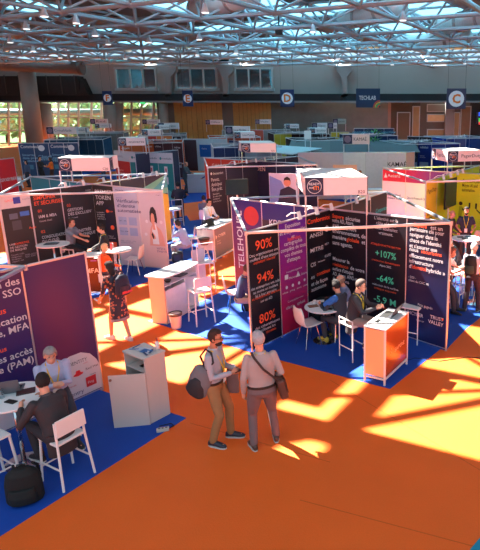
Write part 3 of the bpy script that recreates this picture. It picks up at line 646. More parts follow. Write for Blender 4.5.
# ---- stand 3 (red and dark, centre back)
IA, IT, IC, IP = at(207.5, 166.7, 2.5), at(204, 157.5, 2.5), at(317, 164, 2.5), at(298, 156, 2.5)
for p in (IA, IT, IC, IP): p.z = 0
IB = (IA+IT+IC+IP)/4
RED = mat((214, 60, 36), .5, 0, .05); VIO = mat((50, 42, 66), .45, 0, .1)
wall(IT, IB, 3, 'bright red-orange wall with pale lettering, behind the white-shirted man', [(RED, [T('GARDEN', .26, mat((240, 180, 160), .5), .45, .86)])])
wall(IA, IB, 3, 'dark violet wall with white headline and a screen, centre back', [
    (mat((58, 40, 58), .5), [('c', .16, .885, .05, TXT), T('Immersion', .15, TXT, .26, .88, 'LEFT', .55), T('Pensez,\nAnticipez\nÊtre prêt.', .19, TXT, .12, .71, 'LEFT', .60), T('Simulation\nde crise cyber\nimmersive\net formation', .10, TXT, .16, .50, 'LEFT', .5)]), (VIO, []), (VIO, [])])
tvd = IA+(IB-IA)*.52
wall(IB, IC, 3, 'dark violet wall with a poster of a man, centre back behind the sign box', [(VIO, [])]*2+[(VIO, [T('Seclab', .2, TXT, .35, .93)])])
wall(IB, IP, 3, 'violet rear wall of the centre back stand', [(VIO, [])])
beam(IA, IC, 'pink beam crossing in front of the centre back stand'); beam(IT, IP, 'rear beam of the centre back stand'); beam(IC, IP, 'right beam of the centre back stand'); beam(IT, IA, 'short left beam of the centre back stand beside the red wall')
header(IB, [unit(IB, IA), unit(IB, IC), unit(IB, IP), unit(IB, IT)], 'overhead sign box over the red and violet centre back stand', '', 'B31', cor=((-5.02, 23.22), (-3.59, 23.22)))
spots(IA, IP, [.2, .32, .42, .52, .62], 2.52, 'white arm spotlight on the rail of the centre back stand', 'arm spotlights of the centre back stand')
def screen(p, rz, w, h, z, label, m=None, stand=True):
    e = empty('television', (p.x, p.y, 0), rz, label, 'television')
    MB().box((0, 0, z), (w, .05, h)).build('screen_case', BLACK, e, bevel=.008)
    MB().box((0, -.028, z), (w-.05, .004, h-.05)).build('screen_glass', m or mat((40, 62, 66), .15), e)
    if stand:
        MB().tube([(0, .06, 0), (0, .06, z+h*.4)], .03, 8).build('stand_pole', WPLAS, e); MB().box((0, .06, .02), (.6, .45, .04)).build('stand_foot', WPLAS, e)
    return e
q = at(237, 187, 2.0); screen(Vector((q.x, q.y, 0)), R(20), .80, .56, 2.0, 'grey-green television on a white pole inside the centre back stand')
# poster of a man leaning there
q = at(284, 186, 1.7); e = empty('roll_up_banner', (q.x, q.y, 0), R(-14), 'white and blue standing banner picturing a man in a suit, centre back', 'banner')
MB().box((0, 0, 1.15), (1.25, .03, 2.1)).build('banner_sheet', mat((206, 200, 220), .5), e)
MB().plate([(-.6, .1), (-.2, .1), (.1, 1.5), (-.1, 1.9), (-.6, 2.1)], -.022, -.02).build('printed_stripe', mat((120, 140, 200), .5), e)
MB().plate([(-.3, .9), (.55, .9), (.5, 1.55), (.2, 1.70), (-.15, 1.55)], -.025, -.021).build('printed_suit', mat((30, 30, 56), .5), e)
MB().tube([(.15, -.021, 1.84), (.15, -.026, 1.84)], .15, 16).build('printed_face', mat((210, 140, 110), .5), e)
MB().plate([(.0, 1.88), (.03, 2.02), (.15, 2.08), (.27, 2.02), (.30, 1.88), (.24, 1.94), (.06, 1.94)], -.029, -.027).build('printed_hair', mat((40, 26, 24), .5), e)
MB().box((0, 0, .05), (1.25, .2, .08)).build('banner_base', ALU, e)

# ---- yellow stand (5)
YA, YB5, YT = at(426, 181, 2.5), at(456, 172, 2.5), at(383, 167.5, 2.5)
for p in (YA, YB5, YT): p.z = 0
YC = YB5+(YB5-YT)*1.05; YP = YB5+(YB5-YA)
YEL = mat((222, 226, 44), .5, 0, .05); YEL2 = mat((236, 196, 50), .5, 0, .05)
figm = mat((24, 26, 20), .5)
wall(YA, YB5, 3, 'mustard yellow wall with black lettering behind the television', [(YEL2, [T('PagerDuty', .19, mat((90, 60, 30), .5), .1, .86, 'LEFT', .8), T('Les\nopérations\nmodernes\nréinventées', .15, mat((60, 40, 30), .5), .12, .54, 'LEFT', .55)]), (YEL, []), (YEL, [])])
wall(YB5, YC, 3, 'lime yellow wall with black figures drawn on it, at the right', [(YEL, [T('Generative plan.\nMoyes AI and\nautomation.', .16, figm, .25, .82, 'LEFT', .68),
    ('p', [(.25, .1), (.28, .40), (.33, .48), (.28, .52), (.18, .52), (.16, .40), (.18, .1)], mat((170, 176, 30), .5)), ('c', .23, .56, .07, figm), ('r', .52, .50, .58, .58, figm), ('p', [(.28, .50), (.42, .46), (.52, .52), (.52, .50), (.42, .44), (.30, .47)], figm)]),
    (YEL, [('r', -.25, .50, -.19, .58, figm), ('c', .35, .57, .07, figm), ('p', [(.30, .1), (.26, .44), (.30, .52), (.42, .52), (.46, .44), (.42, .1)], figm), ('p', [(-.2, .5), (-.05, .45), (.28, .50), (.28, .48), (-.05, .43), (-.2, .48)], figm)]), (YEL, [])])
PURW = mat((226, 216, 226), .5, 0, .03); REDV = gmat((206, 36, 70), (196, 34, 70), 0, .4)
wall(YT, YB5, 3, 'white wall with a red and purple band along its top, right of centre', [
    (PURW, [('r', 0, .80, 1, .985, mat((204, 34, 62), .5)), ('p', [(.06, .85), (.14, .93), (.2, .85)], TXT), T('Axians', .17, TXT, .22, .885, 'LEFT', .55), T('Sécurité Cloud\nBlockchains Sécurité', .12, mat((70, 50, 90), .5), .5, .57, 'CENTER', .8)]),
    (PURW, [('r', 0, .80, 1, .985, gmat((196, 36, 80), (120, 44, 130), 0)), T('Sécurité Réseau & Cloud', .12, mat((90, 70, 100), .5), .5, .57, 'CENTER', .85)]),
    (PURW, [('r', 0, .80, 1, .985, gmat((120, 44, 130), (80, 50, 150), 0)), T('neverhack', .1, TXT, .2, .88)])])
wall(YB5, YP, 3, 'yellow-green rear wall of the right-hand stand', [(YEL, [])])
beam(YT, YA, 'beam slanting over the red-banded white wall to the yellow stand'); beam(YA, YC+Vector((.2, 0, 0)), 'pink beam in front of the yellow stand'); beam(YT, YP, 'rear beam of the yellow stand')
header(YB5, [unit(YB5, YA), unit(YB5, YC), unit(YB5, YP), unit(YB5, YT)], 'white overhead sign box with logo plate above the yellow stand', 'PagerDuty', '', arm=.95)
spots(YA, YP, [.12, .24, .36, .46], 2.52, 'white arm spotlight on the rail of the yellow stand', 'arm spotlights of the yellow stand')
dY = (YB5-YA).normalized(); q = YA.lerp(YB5, .52)+Vector((dY.y, -dY.x, 0))*.30; screen(q, ang(YA, YB5), 1.15, .95, 1.95, 'dark green-screened television on a pole in front of the yellow wall', mat((34, 62, 44), .5))

# blue carpet squares of these stands
for (a_, b_, c_, p_, t_) in ((VA, VB, VC, VP, VT), (IA, IB, IC, IP, IT), (YA, YB5, YC, YP, YT)):
    st(MB().prism([a_+c_-b_, c_+p_-b_, p_+t_-b_, t_+a_-b_], .0005, .0035).build('floor', C_BL))
b_ = Vector((SB.x, SB.y, 0)); v_ = lambda p: Vector((p.x, p.y, 0))
st(MB().prism([v_(SC_), v_(SC_)+v_(SP)-b_, v_(SP)+v_(STT)-b_, v_(STT), b_], .0005, .0032).build('floor', C_BL))
# ---- farther stands from their spots in the grid of stands
U = Vector((4.0, 7.5)); Wv = Vector((-7.4, 4.3)); S0 = Vector((-.73, 12.2))
def farstand(i, j, label, colA, colB, signtxt='', textA='', textB='', hd=True, colT=None, glass=False):
    b = S0+U*i+Wv*j; eC = Vector((2.6, -1.7)); eP = Vector((1.3, 2.7)); a_, c_, p_, t_ = b-eP, b+eC, b+eP, b-eC
    V3 = lambda p: Vector((p.x, p.y, 0))
    st(MB().prism([b-eP+eC, b+eP+eC, b+eP-eC, b-eP-eC], .0005, .004).build('floor', C_BL))
    TX = lambda s: [T(s, .2, TXT, .15, .85, 'LEFT', .65), T('solutions\nde sécurité', .1, TXT, .15, .6), ('r', .15, .3, .8, .45, mat((150, 160, 175), .5))] if s else []
    wall(a_, b, 3, label+', wall facing right', [(colA, TX(textA)), (colA, [])])
    wall(b, c_, 3, label+', wall facing left', [(colB, TX(textB)), (colB, [])])
    wall(t_, b, 3, label+', rear left wall', [(colT or colB, TX(textB))])
    wall(b, p_, 3, label+', rear right wall', [(colA, [])])
    beam(a_, c_, label+', front beam'); beam(c_, p_, label+', right beam'); beam(t_, p_, label+', rear beam'); beam(t_, a_, label+', left beam')
    if hd: header(b, [unit(b, a_), unit(b, c_), unit(b, p_), unit(b, t_)], label+', overhead sign box', signtxt, '', arm=.95)
    spots(V3(a_), V3(p_), [.25, .45, .65], 2.52, label+', arm spotlight', 'spotlights, '+label)
TEALW = mat((24, 128, 132), .5, 0, .06); GW = mat((190, 192, 200), .5, 0, .04)
0 and farstand(1, 2, 'teal and white stand behind the lilac advertisement', mat((190, 40, 44), .5), TEALW, 'IDnow', 'ouverts', 'medulla')
0 and farstand(2, 1, 'white stand right of centre', GW, mat((222, 220, 224), .5), 'KAMAÉ', '', '', colT=mat((212, 196, 202), .5))
farstand(2, 2, 'pale grey stand behind the red wall', mat((40, 44, 90), .5), mat((176, 190, 200), .5), 'Linux Mobility', '', '')
farstand(2, 3, 'grey and orange stand in the middle distance', mat((206, 88, 40), .5), mat((60, 30, 44), .5), 'CYBER', 'Open', 'odrive', colT=mat((190, 50, 44), .5))
0 and farstand(1, 3, 'navy stand at the left behind the teal wall', mat((16, 62, 96), .5), mat((18, 70, 100), .5), '', 'Cisco', 'Cloud', hd=False, colT=mat((30, 110, 130), .5))
farstand(2, 4, 'navy stand in the left distance', mat((24, 66, 96), .5), mat((30, 60, 84), .5), 'Crossblade', '', '')
farstand(3, 2, 'dark grey-topped stand in the centre distance', mat((60, 66, 68), .5), mat((46, 52, 54), .5), 'Scality', '', '')
farstand(3, 1, 'dark navy stand at the right distance', mat((28, 28, 48), .5), mat((20, 40, 120), .5), '', 'Datasec', 'mailinblack', hd=False)
farstand(3, 3, 'orange-red stand in the far distance', mat((196, 74, 50), .5), mat((200, 84, 56), .5), 'Trustbuilder', '', '')
farstand(3, 4, 'grey stand near the timber wall', mat((110, 112, 116), .5), mat((120, 124, 128), .5), 'Securiti', '', '')
farstand(4, 2, 'navy blue stand by the concrete wall', mat((18, 38, 78), .5), mat((20, 44, 88), .5), '', 'TECHLAB', 'Devoteam', hd=False)
farstand(4, 3, 'yellow and black stand by the concrete wall', mat((200, 160, 40), .5), mat((44, 30, 40), .5), 'ManageEngine', '', '')
farstand(4, 1, 'blue stand at the far right', mat((26, 50, 130), .5), mat((30, 56, 120), .5), '', '', '', hd=False)
farstand(3, 5, 'grey stand below the left glazing', mat((120, 116, 112), .5), mat((130, 128, 124), .5), 'Wallix', '', '')
farstand(2, 0, 'dark stand at the right picture edge', mat((60, 28, 40), .5), mat((70, 34, 44), .5), '', '', '', hd=False)
for ij, lab in (((1, 2), 'pale sign box with navy plate above the teal poster wall'), ((2, 1), 'pale sign box over the white stand right of centre')):
    b = S0+U*ij[0]+Wv*ij[1]; eC = Vector((2.6, -1.7)).normalized(); eP = Vector((1.3, 2.7)).normalized()
    st(MB().prism([b-eP*3+eC*3, b+eP*3+eC*3, b+eP*3-eC*3, b-eP*3-eC*3], .0005, .004).build('floor', C_BL))
    if ij == (1, 2):
        header(b, [-eP, eC, eP, -eC], lab, 'ouverts', '')
        wall(b, b+eP*3, 2, 'dark wall below the pale sign box above the teal posters', [(mat((60, 60, 84), .5), [])])
# individual walls that show between those stands
def pw(px0, px1, n, label, panels, z=2.5):
    a, b = at(*px0, z), at(*px1, z); return wall(a, b, n, label, panels, z, z)
pw((18, 143), (78, 142.5), 4, 'dark blue wall of four poster panels behind two people at the left', [(mat((14, 60, 104), .5), [T('Commvault', .3, TXT, .12, .9, 'LEFT', 1.2), T('Smarter\ndata protection\nresilience', .2, mat((120, 170, 200), .5), .15, .6, 'LEFT', 1.6), ('r', .2, .3, .8, .42, mat((60, 120, 150), .5))]), (mat((16, 56, 98), .5), [('c', .5, .86, .2, TXT), T('Cloud\nresilience', .2, mat((120, 170, 200), .5), .2, .6, 'LEFT', 1.3)])])
pw((-22, 161.5), (13.5, 157.5), 2, 'bright red wall at the left picture edge', [(mat((206, 32, 40), .5), [T('CYBERSERVE', .2, TXT, .35, .62, 'LEFT', 1.2)])])
pw((114, 150), (129, 151.5), 1, 'red poster wall with a white top left of the teal posters', [(mat((196, 40, 44), .5), [('r', 0, .78, 1, .985, mat((196, 200, 208), .5)), T('ouverts', .2, TGRY, .2, .88), T('Protection\ndes données', .15, mat((240, 200, 190), .5), .15, .55)])])
pw((129, 151.5), (172, 153), 3, 'teal wall of three posters with white tops, left of the aisle', [(TEALW, [('r', 0, .78, 1, .985, mat((196, 200, 208), .5)), ('c', .2, .88, .07, TEALW), T('medulla', .14, mat((60, 90, 100), .5), .3, .88, 'LEFT', .6), ('r', .4, .55, .62, .72, mat((220, 214, 220), .5)), ('r', .47, .6, .55, .68, mat((200, 50, 60), .5)), ('r', .4, .35, .62, .5, mat((220, 214, 220), .5)), ('c', .5, .12, .3, mat((90, 170, 180), .5))])])
pw((140, 136), (172, 135.5), 2, 'red and orange poster wall in the middle distance at the left', [(mat((196, 52, 44), .5), [T('La sécurité\ndes accès', .3, mat((240, 190, 170), .5), .2, .6)]), (mat((222, 112, 44), .5), [T('Open', .5, mat((240, 200, 160), .5), .3, .75), T('et libre', .3, mat((240, 200, 160), .5), .3, .5)])])
pw((172.5, 136), (181, 136), 1, 'dark maroon poster panel with a white graffiti mark beside the aisle', [(mat((50, 26, 36), .5), [T('ed-rive', .5, TXT, .3, .3, 'LEFT', 1.6, True), ('c', .6, .25, .25, TXT), ('c', .62, .25, .17, mat((30, 20, 30), .5))])])
pw((183, 138.5), (227, 139), 3, 'pale grey cabin wall at the end of the aisle', [(mat((186, 196, 204), .5), [('r', .0, .02, .9, .96, mat((74, 50, 56), .5))]), (mat((186, 196, 204), .5), [('r', .1, .45, .9, .82, mat((24, 92, 170), .5)), T('Keyless', .14, TXT, .25, .7)]), (mat((186, 196, 204), .5), [('r', .05, .45, .85, .80, mat((24, 92, 170), .5)), T('Keyless', .14, TXT, .2, .7)])])
pw((229, 140), (239, 141), 1, 'narrow navy poster panel left of the centre back sign box', [(mat((24, 40, 100), .5), [T('Atempo', .2, TXT, .2, .85), ('r', .3, .45, .7, .65, TXT), T('A brighter\nworld', .12, TXT, .25, .3)])])
pw((298, 152.3), (388, 152), 4, 'long white and pale pink wall right of centre', [(mat((212, 194, 202), .5), []), (mat((214, 198, 206), .5), []), (mat((226, 228, 230), .5), []), (mat((220, 218, 226), .5), [])])
pw((388, 152), (406, 152), 1, 'white wall panel with black lettering right of centre', [(mat((222, 214, 222), .5), [T('KAMAÉ', .32, mat((30, 30, 34), .5), .5, .74, 'CENTER', 1.0)])])
pw((406, 152), (414.5, 151.5), 1, 'salmon pink end panel of the white stand', [(mat((236, 176, 152), .5), [])])
pw((407.5, 136), (432, 137), 2, 'pair of black poster panels at the right distance', [(mat((26, 22, 36), .5), [T('Yes We Hack', .2, TXT, .5, .88, 'CENTER', 1.3), T('Bug bounty\nplateforme', .2, TORG, .5, .6, 'CENTER')]), (mat((22, 22, 30), .5), [T('SEKOIA', .28, TXT, .5, .88, 'CENTER'), T('protéger\nl’entreprise', .2, TGRY, .5, .62, 'CENTER')])])
pw((432, 137), (466, 137.5), 3, 'blue poster wall with a green plant picture at the right distance', [(mat((24, 56, 150), .5), [T('mailinblack', .25, TXT, .5, .75, 'CENTER', 1.4)]), (mat((24, 56, 150), .5), [('p', [(.3, .1), (.35, .5), (.2, .8), (.5, .6), (.8, .85), (.7, .5), (.85, .3), (.6, .3), (.6, .1)], mat((110, 190, 70), .5))]), (mat((90, 84, 130), .5), [])])
pw((354, 128.3), (394, 128.3), 4, 'navy wall with a row of small lights in front of the concrete wall', [(mat((20, 44, 84), .5), [T('DEVOTEAM', .3, mat((110, 190, 220), .5), .5, .8, 'CENTER'), ('c', .3, .5, .12, mat((60, 150, 190), .5))])])
pw((222, 130), (290, 129.5), 5, 'orange-red partition row in the far distance below the timber wall', [(mat((130, 124, 124), .5), []), (mat((130, 124, 124), .5), [('p', [(.5, .7), (.7, .85), (.9, .7), (.7, .5)], TORG)]), (mat((196, 72, 50), .5), [T('Trust', .4, mat((240, 170, 150), .5), .5, .7, 'CENTER')])])
pw((290, 132), (316, 132), 2, 'pale grey partition in the far distance left of the black and yellow stand', [(mat((150, 160, 160), .5), [])])
pw((312, 133.5), (330, 134), 2, 'black partition with red glowing letters in the far distance', [(mat((34, 26, 34), .5), [T('ATOS', .6, mat((220, 40, 60), .5, emit=.4), .5, .65, 'CENTER')]), (mat((60, 30, 34), .5), [])])
pw((331, 132), (349, 132), 2, 'yellow partition in the far distance', [(mat((206, 168, 44), .5), [])])
pw((466, 126), (500, 126), 2, 'deep blue partition at the far right edge', [(mat((20, 60, 160), .5), [])])
# dark storage roofs seen from above
def tray(px, label, m, z=2.45):
    pts = [at(*p, z) for p in px]; o = MB().prism(pts, z-.05, z).build('stand_roof', m); return tag(o, label, 'roof')
tray([(330, 152), (420, 152), (414, 141), (330, 140)], 'dark grey canopy above the white stand, right of centre', mat((70, 76, 80), .8), 2.46)
tray([(288, 149), (330, 152), (330, 140), (292, 138)], 'dark canopy next to a pale ceiling, in the centre distance', mat((84, 92, 92), .8), 2.40)
tray([(245, 150), (292, 154), (322, 148), (262, 144)], 'pale blue-white canopy in the centre distance', mat((186, 206, 210), .8), 2.42)
def sign(px, body, label, post_to=1.6, z=None, depth_z=2.9, logo=True, m=None):
    a, b = at(px[0], px[3], depth_z), at(px[1], px[3], depth_z); e = empty('stand_sign', a, ang(a, b), label, 'sign'); L = (b-a).length; H = (px[3]-px[2])/(px[1]-px[0])*L
    MB().box((L/2, 0, H/2), (L, .3, H)).build('sign_face', m or PINKW, e)
    if logo:
        MB().box((H*.5, -.156, H/2), (H*.95, .012, H*.96)).build('logo_plate', NAVY, e); MB().tube([(H/2, -.162, H/2), (H/2, -.166, H/2)], H*.36, 16).build('logo_disc', mat((120, 104, 130), .5), e)
    lettering(body, H*.5, mat((70, 66, 80), .5), e, (H*1.1 if logo else .05, -.17, H*.5), width=(L-H)*.75)
    for x in (.04, L-.04): MB().tube([(x, 0, -.5-depth_z+2.5), (x, 0, 0)], .03, 6).build('post', ALU, e)
sign((48, 78, 127, 134), 'Crossblade', 'grey sign with navy logo plate in front of the left columns')
sign((91, 108, 119, 124), 'Red', 'small sign with a red mark far off below the left glazing')
sign((143, 160, 119.5, 124), 'Cyberdefend', 'small pale sign far off beside the end of the glazing')
sign((159, 179, 123, 129), 'nomios', 'pale sign with navy plate in front of the left end of the timber wall')
sign((206, 223, 120, 124.5), 'Olfeo', 'small sign with red lettering in front of the timber wall')
sign((226, 250, 126.5, 134), 'Linux Mobility', 'white sign with navy plate in front of the second timber wall')
sign((255.5, 271, 119.5, 124), 'Vade', 'small sign at the right end of the second timber wall')
sign((312, 327, 123, 128.5), 'Filigran', 'pale sign in front of the concrete wall, left one of two')
sign((328, 337, 123, 128.5), 'Board', 'short pale sign in front of the concrete wall, right one of two')
sign((333, 346, 119, 124), 'Systancia', 'green-white sign farther back before the concrete wall', m=mat((150, 165, 160), .5))
sign((343, 369.5, 134.5, 144), 'KAMAÉ', 'white sign with navy plate and black letters above the white stand')
sign((304.5, 311, 131, 139), '', 'small upright white sign board on two legs in the centre distance', logo=False, m=WHITE)

# ------------------------------------------------------------------ furniture
SEATW = mat((232, 222, 218), .4, 0, .02)
def shell_chair(loc, rz, label, m=SEATW, legm=None, h=.46):
    """moulded one-piece seat and back on four thin legs; faces local +y"""
    e = empty('shell_chair', loc, rz, label, 'chair'); legm = legm or CHROME
    prof = [(.22, .0), (.20, .015), (.10, 0), (-.08, -.012), (-.17, .0), (-.215, .05), (-.235, .14), (-.25, .26), (-.265, .36), (-.262, .39)]
    wd = [.19, .205, .215, .21, .20, .195, .20, .20, .17, .12]
    v = []; n = 7
    for (y, z), w_ in zip(prof, wd):
        for k in range(n):
            t = k/(n-1)*2-1; v.append((t*w_, y+(.02*t*t if z > .03 else 0), h+z+.022*t*t))
    f = [(i*n+k, i*n+k+1, (i+1)*n+k+1, (i+1)*n+k) for i in range(len(prof)-1) for k in range(n-1)]
    s = MB().add(v, f).build('seat_shell', m, e, smooth=True, fix=False); md = s.modifiers.new('t', 'SOLIDIFY'); md.thickness = .012; md.offset = 0
    for sx in (-1, 1):
        for sy in (-1, 1):
            MB().tube([(sx*.12, sy*.10, h-.02), (sx*.19, sy*.19, 0)], .011, 8).build('leg', legm, e)
    return e
def bar_stool(loc, rz, label, h=.72, back=.32, m=SEATW):
    """square white stool with low curved back and stretchers; faces +y"""
    e = empty('bar_stool', loc, rz, label, 'stool'); W = .20
    MB().box((0, 0, h), (.40, .38, .035)).build('seat', m, e, bevel=.01)
    MB().plate([(-.2, h+back-.22), (.2, h+back-.22), (.19, h+back), (-.19, h+back)], -.225, -.20).build('backrest', m, e, bevel=.006)
    for sx in (-1, 1):
        MB().tube([(sx*.18, -.17, h+back-.04), (sx*.185, -.18, h), (sx*.22, -.225, 0)], .017, 6).build('leg', m, e)
        MB().tube([(sx*.18, .17, h), (sx*.215, .215, 0)], .017, 6).build('leg', m, e)
        MB().tube([(sx*.20, -.20, .28), (sx*.20, .20, .28)], .012, 6).build('stretcher', m, e)
    MB().tube([(-.2, .2, .22), (.2, .2, .22)], .012, 6).build('footrest', m, e)
    return e
def wire_stool(loc, rz, label, h=.75, back=.32, w_=.40):
    """tall stool of square white tube loops; faces +y"""
    e = empty('frame_stool', loc, rz, label, 'stool'); a = w_/2
    for sx in (-1, 1):
        MB().tube([(sx*a, .17, 0), (sx*a, .17, h)], .012, 6).build('leg', SEATW, e)
        MB().tube([(sx*a, -.17, 0), (sx*a, -.17, h+back)], .012, 6).build('leg', SEATW, e)
        MB().tube([(sx*a, -.17, h), (sx*a, .17, h)], .012, 6).build('side_bar', SEATW, e)
    MB().tube([(-a, -.17, h+back), (a, -.17, h+back)], .012, 6).build('back_bar', SEATW, e)
    MB().box((0, 0, h+.012), (w_, .36, .025)).build('seat', SEATW, e)
    MB().tube([(-a, .17, .25), (a, .17, .25)], .012, 6).build('footrest', SEATW, e); MB().tube([(-a, -.17, .25), (a, -.17, .25)], .012, 6).build('footrest', SEATW, e)
    return e
def round_table(c, h, r, label, foot=True):
    e = empty('round_table', (c.x, c.y, 0), 0, label, 'table')
    MB().rings([(0, 0, h-.03, r-.01, r-.01), (0, 0, h-.02, r, r), (0, 0, h-.004, r, r), (0, 0, h, r-.006, r-.006)], 40).build('tabletop', WHITE, e)
    MB().tube([(0, 0, .02), (0, 0, h-.03)], .03, 14).build('pedestal', CHROME, e, smooth=True)
    MB().rings([(0, 0, 0, .24, .24), (0, 0, .012, .24, .24), (0, 0, .03, .04, .04)], 30).build('base', CHROME, e)
    return e
def laptop(loc, rz, label, open_=105, m=mat((60, 62, 70), .4, .3)):
    e = empty('laptop', loc, rz, label, 'laptop')
    MB().box((0, 0, .009), (.34, .23, .018)).build('keyboard_base', m, e, bevel=.003)
    Mx = Matrix.Rotation(R(open_-90), 3, 'X').inverted()
    MB().box(Vector((0, .115, .018))+Mx @ Vector((0, 0, .11)), (.34, .008, .225), Mx).build('screen_lid', m, e)
    MB().box(Vector((0, .110, .018))+Mx @ Vector((0, 0, .112)), (.32, .004, .20), Mx).build('screen', mat((150, 165, 180), .2, emit=.25), e)
    MB().box((0, -.01, .0185), (.30, .12, .002)).build('keys', BLACK, e); return e
def slab(name, loc, rz, d, m, label, cat):
    o = MB().box((0, 0, d[2]/2), d).build(name, m, bevel=min(d)*.25); o.location = loc; o.rotation_euler = (0, 0, rz); return tag(o, label, cat)

# ---- orange counter of the middle stand
c0, c1, c2 = at(365, 381), at(384.5, 386), at(406.5, 364.5)
rz = ang(c1, c2); L = (c2-c1).length; Wd = (c0-c1).length; H = 1.04
e = empty('display_counter', c1, rz, 'orange-sided display counter with white top, front of the middle stand', 'counter')
ORA = mat((248, 182, 132), .35, 0, .03); ORD = mat((158, 74, 34), .16, 0, .06, 3)  # lit side and darker, floor-reflecting front are put into two oranges
for x in (0, L):
    for y in (0, Wd): MB().box((x, y, H/2-.01), (.03, .03, H-.03)).build('leg', SEATW, e)
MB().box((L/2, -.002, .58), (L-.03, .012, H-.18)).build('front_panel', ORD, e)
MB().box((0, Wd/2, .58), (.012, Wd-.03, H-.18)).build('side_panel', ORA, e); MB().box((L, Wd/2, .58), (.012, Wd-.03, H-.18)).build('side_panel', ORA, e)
MB().box((L/2, 0, .115), (L, .03, .025)).build('bottom_rail', SEATW, e); MB().box((0, Wd/2, .115), (.03, Wd, .025)).build('bottom_rail', SEATW, e)
tp = MB().box((L/2, Wd/2, H), (L+.04, Wd+.04, .03)).build('countertop', WHITE, e, bevel=.005)
lettering('SAPERE', .10, mat((236, 170, 120), .5), e, (L*.62, -.012, .52), align='CENTER', bold=.01, width=.42)
for k in range(4): MB().tube([(L*.22+.03*(k % 2), -.008, .50+.035*k), (L*.22+.03*(k % 2), -.012, .50+.035*k)], .014, 8).build('logo_dot', mat((236, 150, 90), .5), e)
ctop = lambda x, y: (c1+Vector((math.cos(rz)*x-math.sin(rz)*y, math.sin(rz)*x+math.cos(rz)*y, 0)))+Vector((0, 0, H+.016))
laptop(ctop(L*.66, Wd*.62), rz-R(180), 'open dark laptop on the orange counter', 120)
slab('smartphone', ctop(L*.30, Wd*.72), rz, (.15, .07, .01), BLACK, 'black phone lying on the orange counter', 'phone')
slab('brochure', ctop(L*.2, Wd*.3), rz+.3, (.2, .14, .004), mat((226, 222, 216), .5), 'pale leaflet lying on the orange counter', 'leaflet')
wire_stool(at(406, 343)+Vector((.12, .12, 0)), rz+R(90), 'tall white frame stool standing behind the orange counter')
wire_stool(at(403, 329)+Vector((-.1, .3, 0)), rz+R(95), 'second white frame stool, nearer the black wall than the orange counter')
# ---- table and chairs of the middle stand
tb = at(324, 306, .76); round_table(tb, .76, .40, 'low round white table with laptop and cup, middle stand')
laptop(Vector((tb.x+.10, tb.y+.12, .762)), R(205), 'dark laptop on the low round table of the middle stand', 110)
o = MB().rings([(0, 0, 0, .028, .028), (0, 0, .08, .036, .036)], 14).build('paper_cup', mat((236, 230, 226), .5)); o.location = (tb.x-.20, tb.y+.12, .762); tag(o, 'small pale cup on the low round table, middle stand', 'cup')
slab('notebook', (tb.x-.22, tb.y-.02, .762), .4, (.20, .14, .012), mat((120, 90, 70), .6), 'brown notebook on the low round table, middle stand', 'notebook')
slab('smartphone', (tb.x+.12, tb.y-.18, .762), -.3, (.13, .065, .01), BLACK, 'black phone at the near edge of the low round table, middle stand', 'phone')
p = at(308, 345); shell_chair((p.x+.02, p.y+.02, 0), R(-52), 'empty white chair with pinkish back beside the purple panel, middle stand')
# black rucksack/bin bag on the floor in the corner
mb = MB().ell((0, 0, .24), (.27, .22, .25)).ell((.02, 0, .42), (.17, .14, .16)); p = at(322, 322); o = mb.melt('black_bag', mat((18, 18, 20), .7, 0, .2), None, .02); o.location = (p.x, p.y+.1, 0); tag(o, 'black soft bag slumped behind the low round table', 'bag')

# ---- left foreground furniture
tl = at(13, 397.5, .98); TLZ = 1.0
round_table(tl, TLZ, .42, 'tall round white table with laptop at the left picture edge')
laptop(at(9, 392, TLZ)+Vector((-.03, .05, .002)), R(200), 'open grey laptop on the tall round table at the left edge', 115, mat((110, 110, 116), .35, .4))
slab('notebook', at(26, 392, TLZ), .5, (.22, .15, .02), mat((70, 34, 36), .5), 'dark red notebook on the tall round table at the left edge', 'notebook')
slab('smartphone', at(11, 402, TLZ), -.3, (.15, .08, .012), BLACK, 'black phone on the tall round table at the left edge', 'phone')
o = MB().rings([(0, 0, 0, .03, .03), (0, 0, .12, .035, .035)], 14).build('water_glass', glass_mat((220, 225, 230), .05, .3)); o.location = at(2, 398, TLZ); tag(o, 'clear drinking glass on the tall round table at the left edge', 'glass')
def quad_stool(px, label, hd, h=.68, back=.38):
    c = sum((at(*p) for p in px), Vector((0, 0, 0)))/len(px); return bar_stool(c, hd, label, h, back), c
st1, cst = quad_stool([(66, 491), (94, 472), (46, 480), (68, 466)], 'white high chair with low back under the man in the dark suit', R(62), .62, .34)
st2 = bar_stool(at(-4, 486), R(-30), 'white stool cut by the left picture edge', .70, .1)
# backpack on floor
def backpack(loc, rz, label, m, h=.46, w_=.32, d=.2, tilt=0, extra=None):
    e = empty('backpack', loc, rz, label, 'backpack'); e.rotation_euler = (tilt, 0, rz)
    mb = MB().rings([(0, 0, 0, w_*.46, d*.45), (0, 0, h*.1, w_*.5, d*.5), (0, 0, h*.55, w_*.49, d*.5), (0, 0, h*.85, w_*.42, d*.42), (0, 0, h, w_*.22, d*.22)], 18)
    mb.melt('pack_body', m, e, .012)
    MB().rings([(0, d*.38, h*.08, w_*.36, d*.3), (0, d*.42, h*.3, w_*.37, d*.3), (0, d*.36, h*.5, w_*.33, d*.25)], 16).melt('front_pocket', extra or m, e, .012)
    for s in (-1, 1): MB().tube([(s*w_*.25, -d*.4, h*.95), (s*w_*.3, -d*.75, h*.75), (s*w_*.32, -d*.85, h*.4), (s*w_*.3, -d*.45, h*.05)], .018, 6).build('strap', m, e)
    MB().tube([(-.05, -.02, h*.97), (-.04, -.02, h*1.06), (.04, -.02, h*1.06), (.05, -.02, h*.97)], .01, 6).build('handle', m, e)
    return e
backpack(at(24, 503)+Vector((0, .05, 0)), R(200), 'black backpack on the blue carpet behind the high chair, left foreground', mat((14, 14, 14), .8, 0, .2), .46, .42, .26)
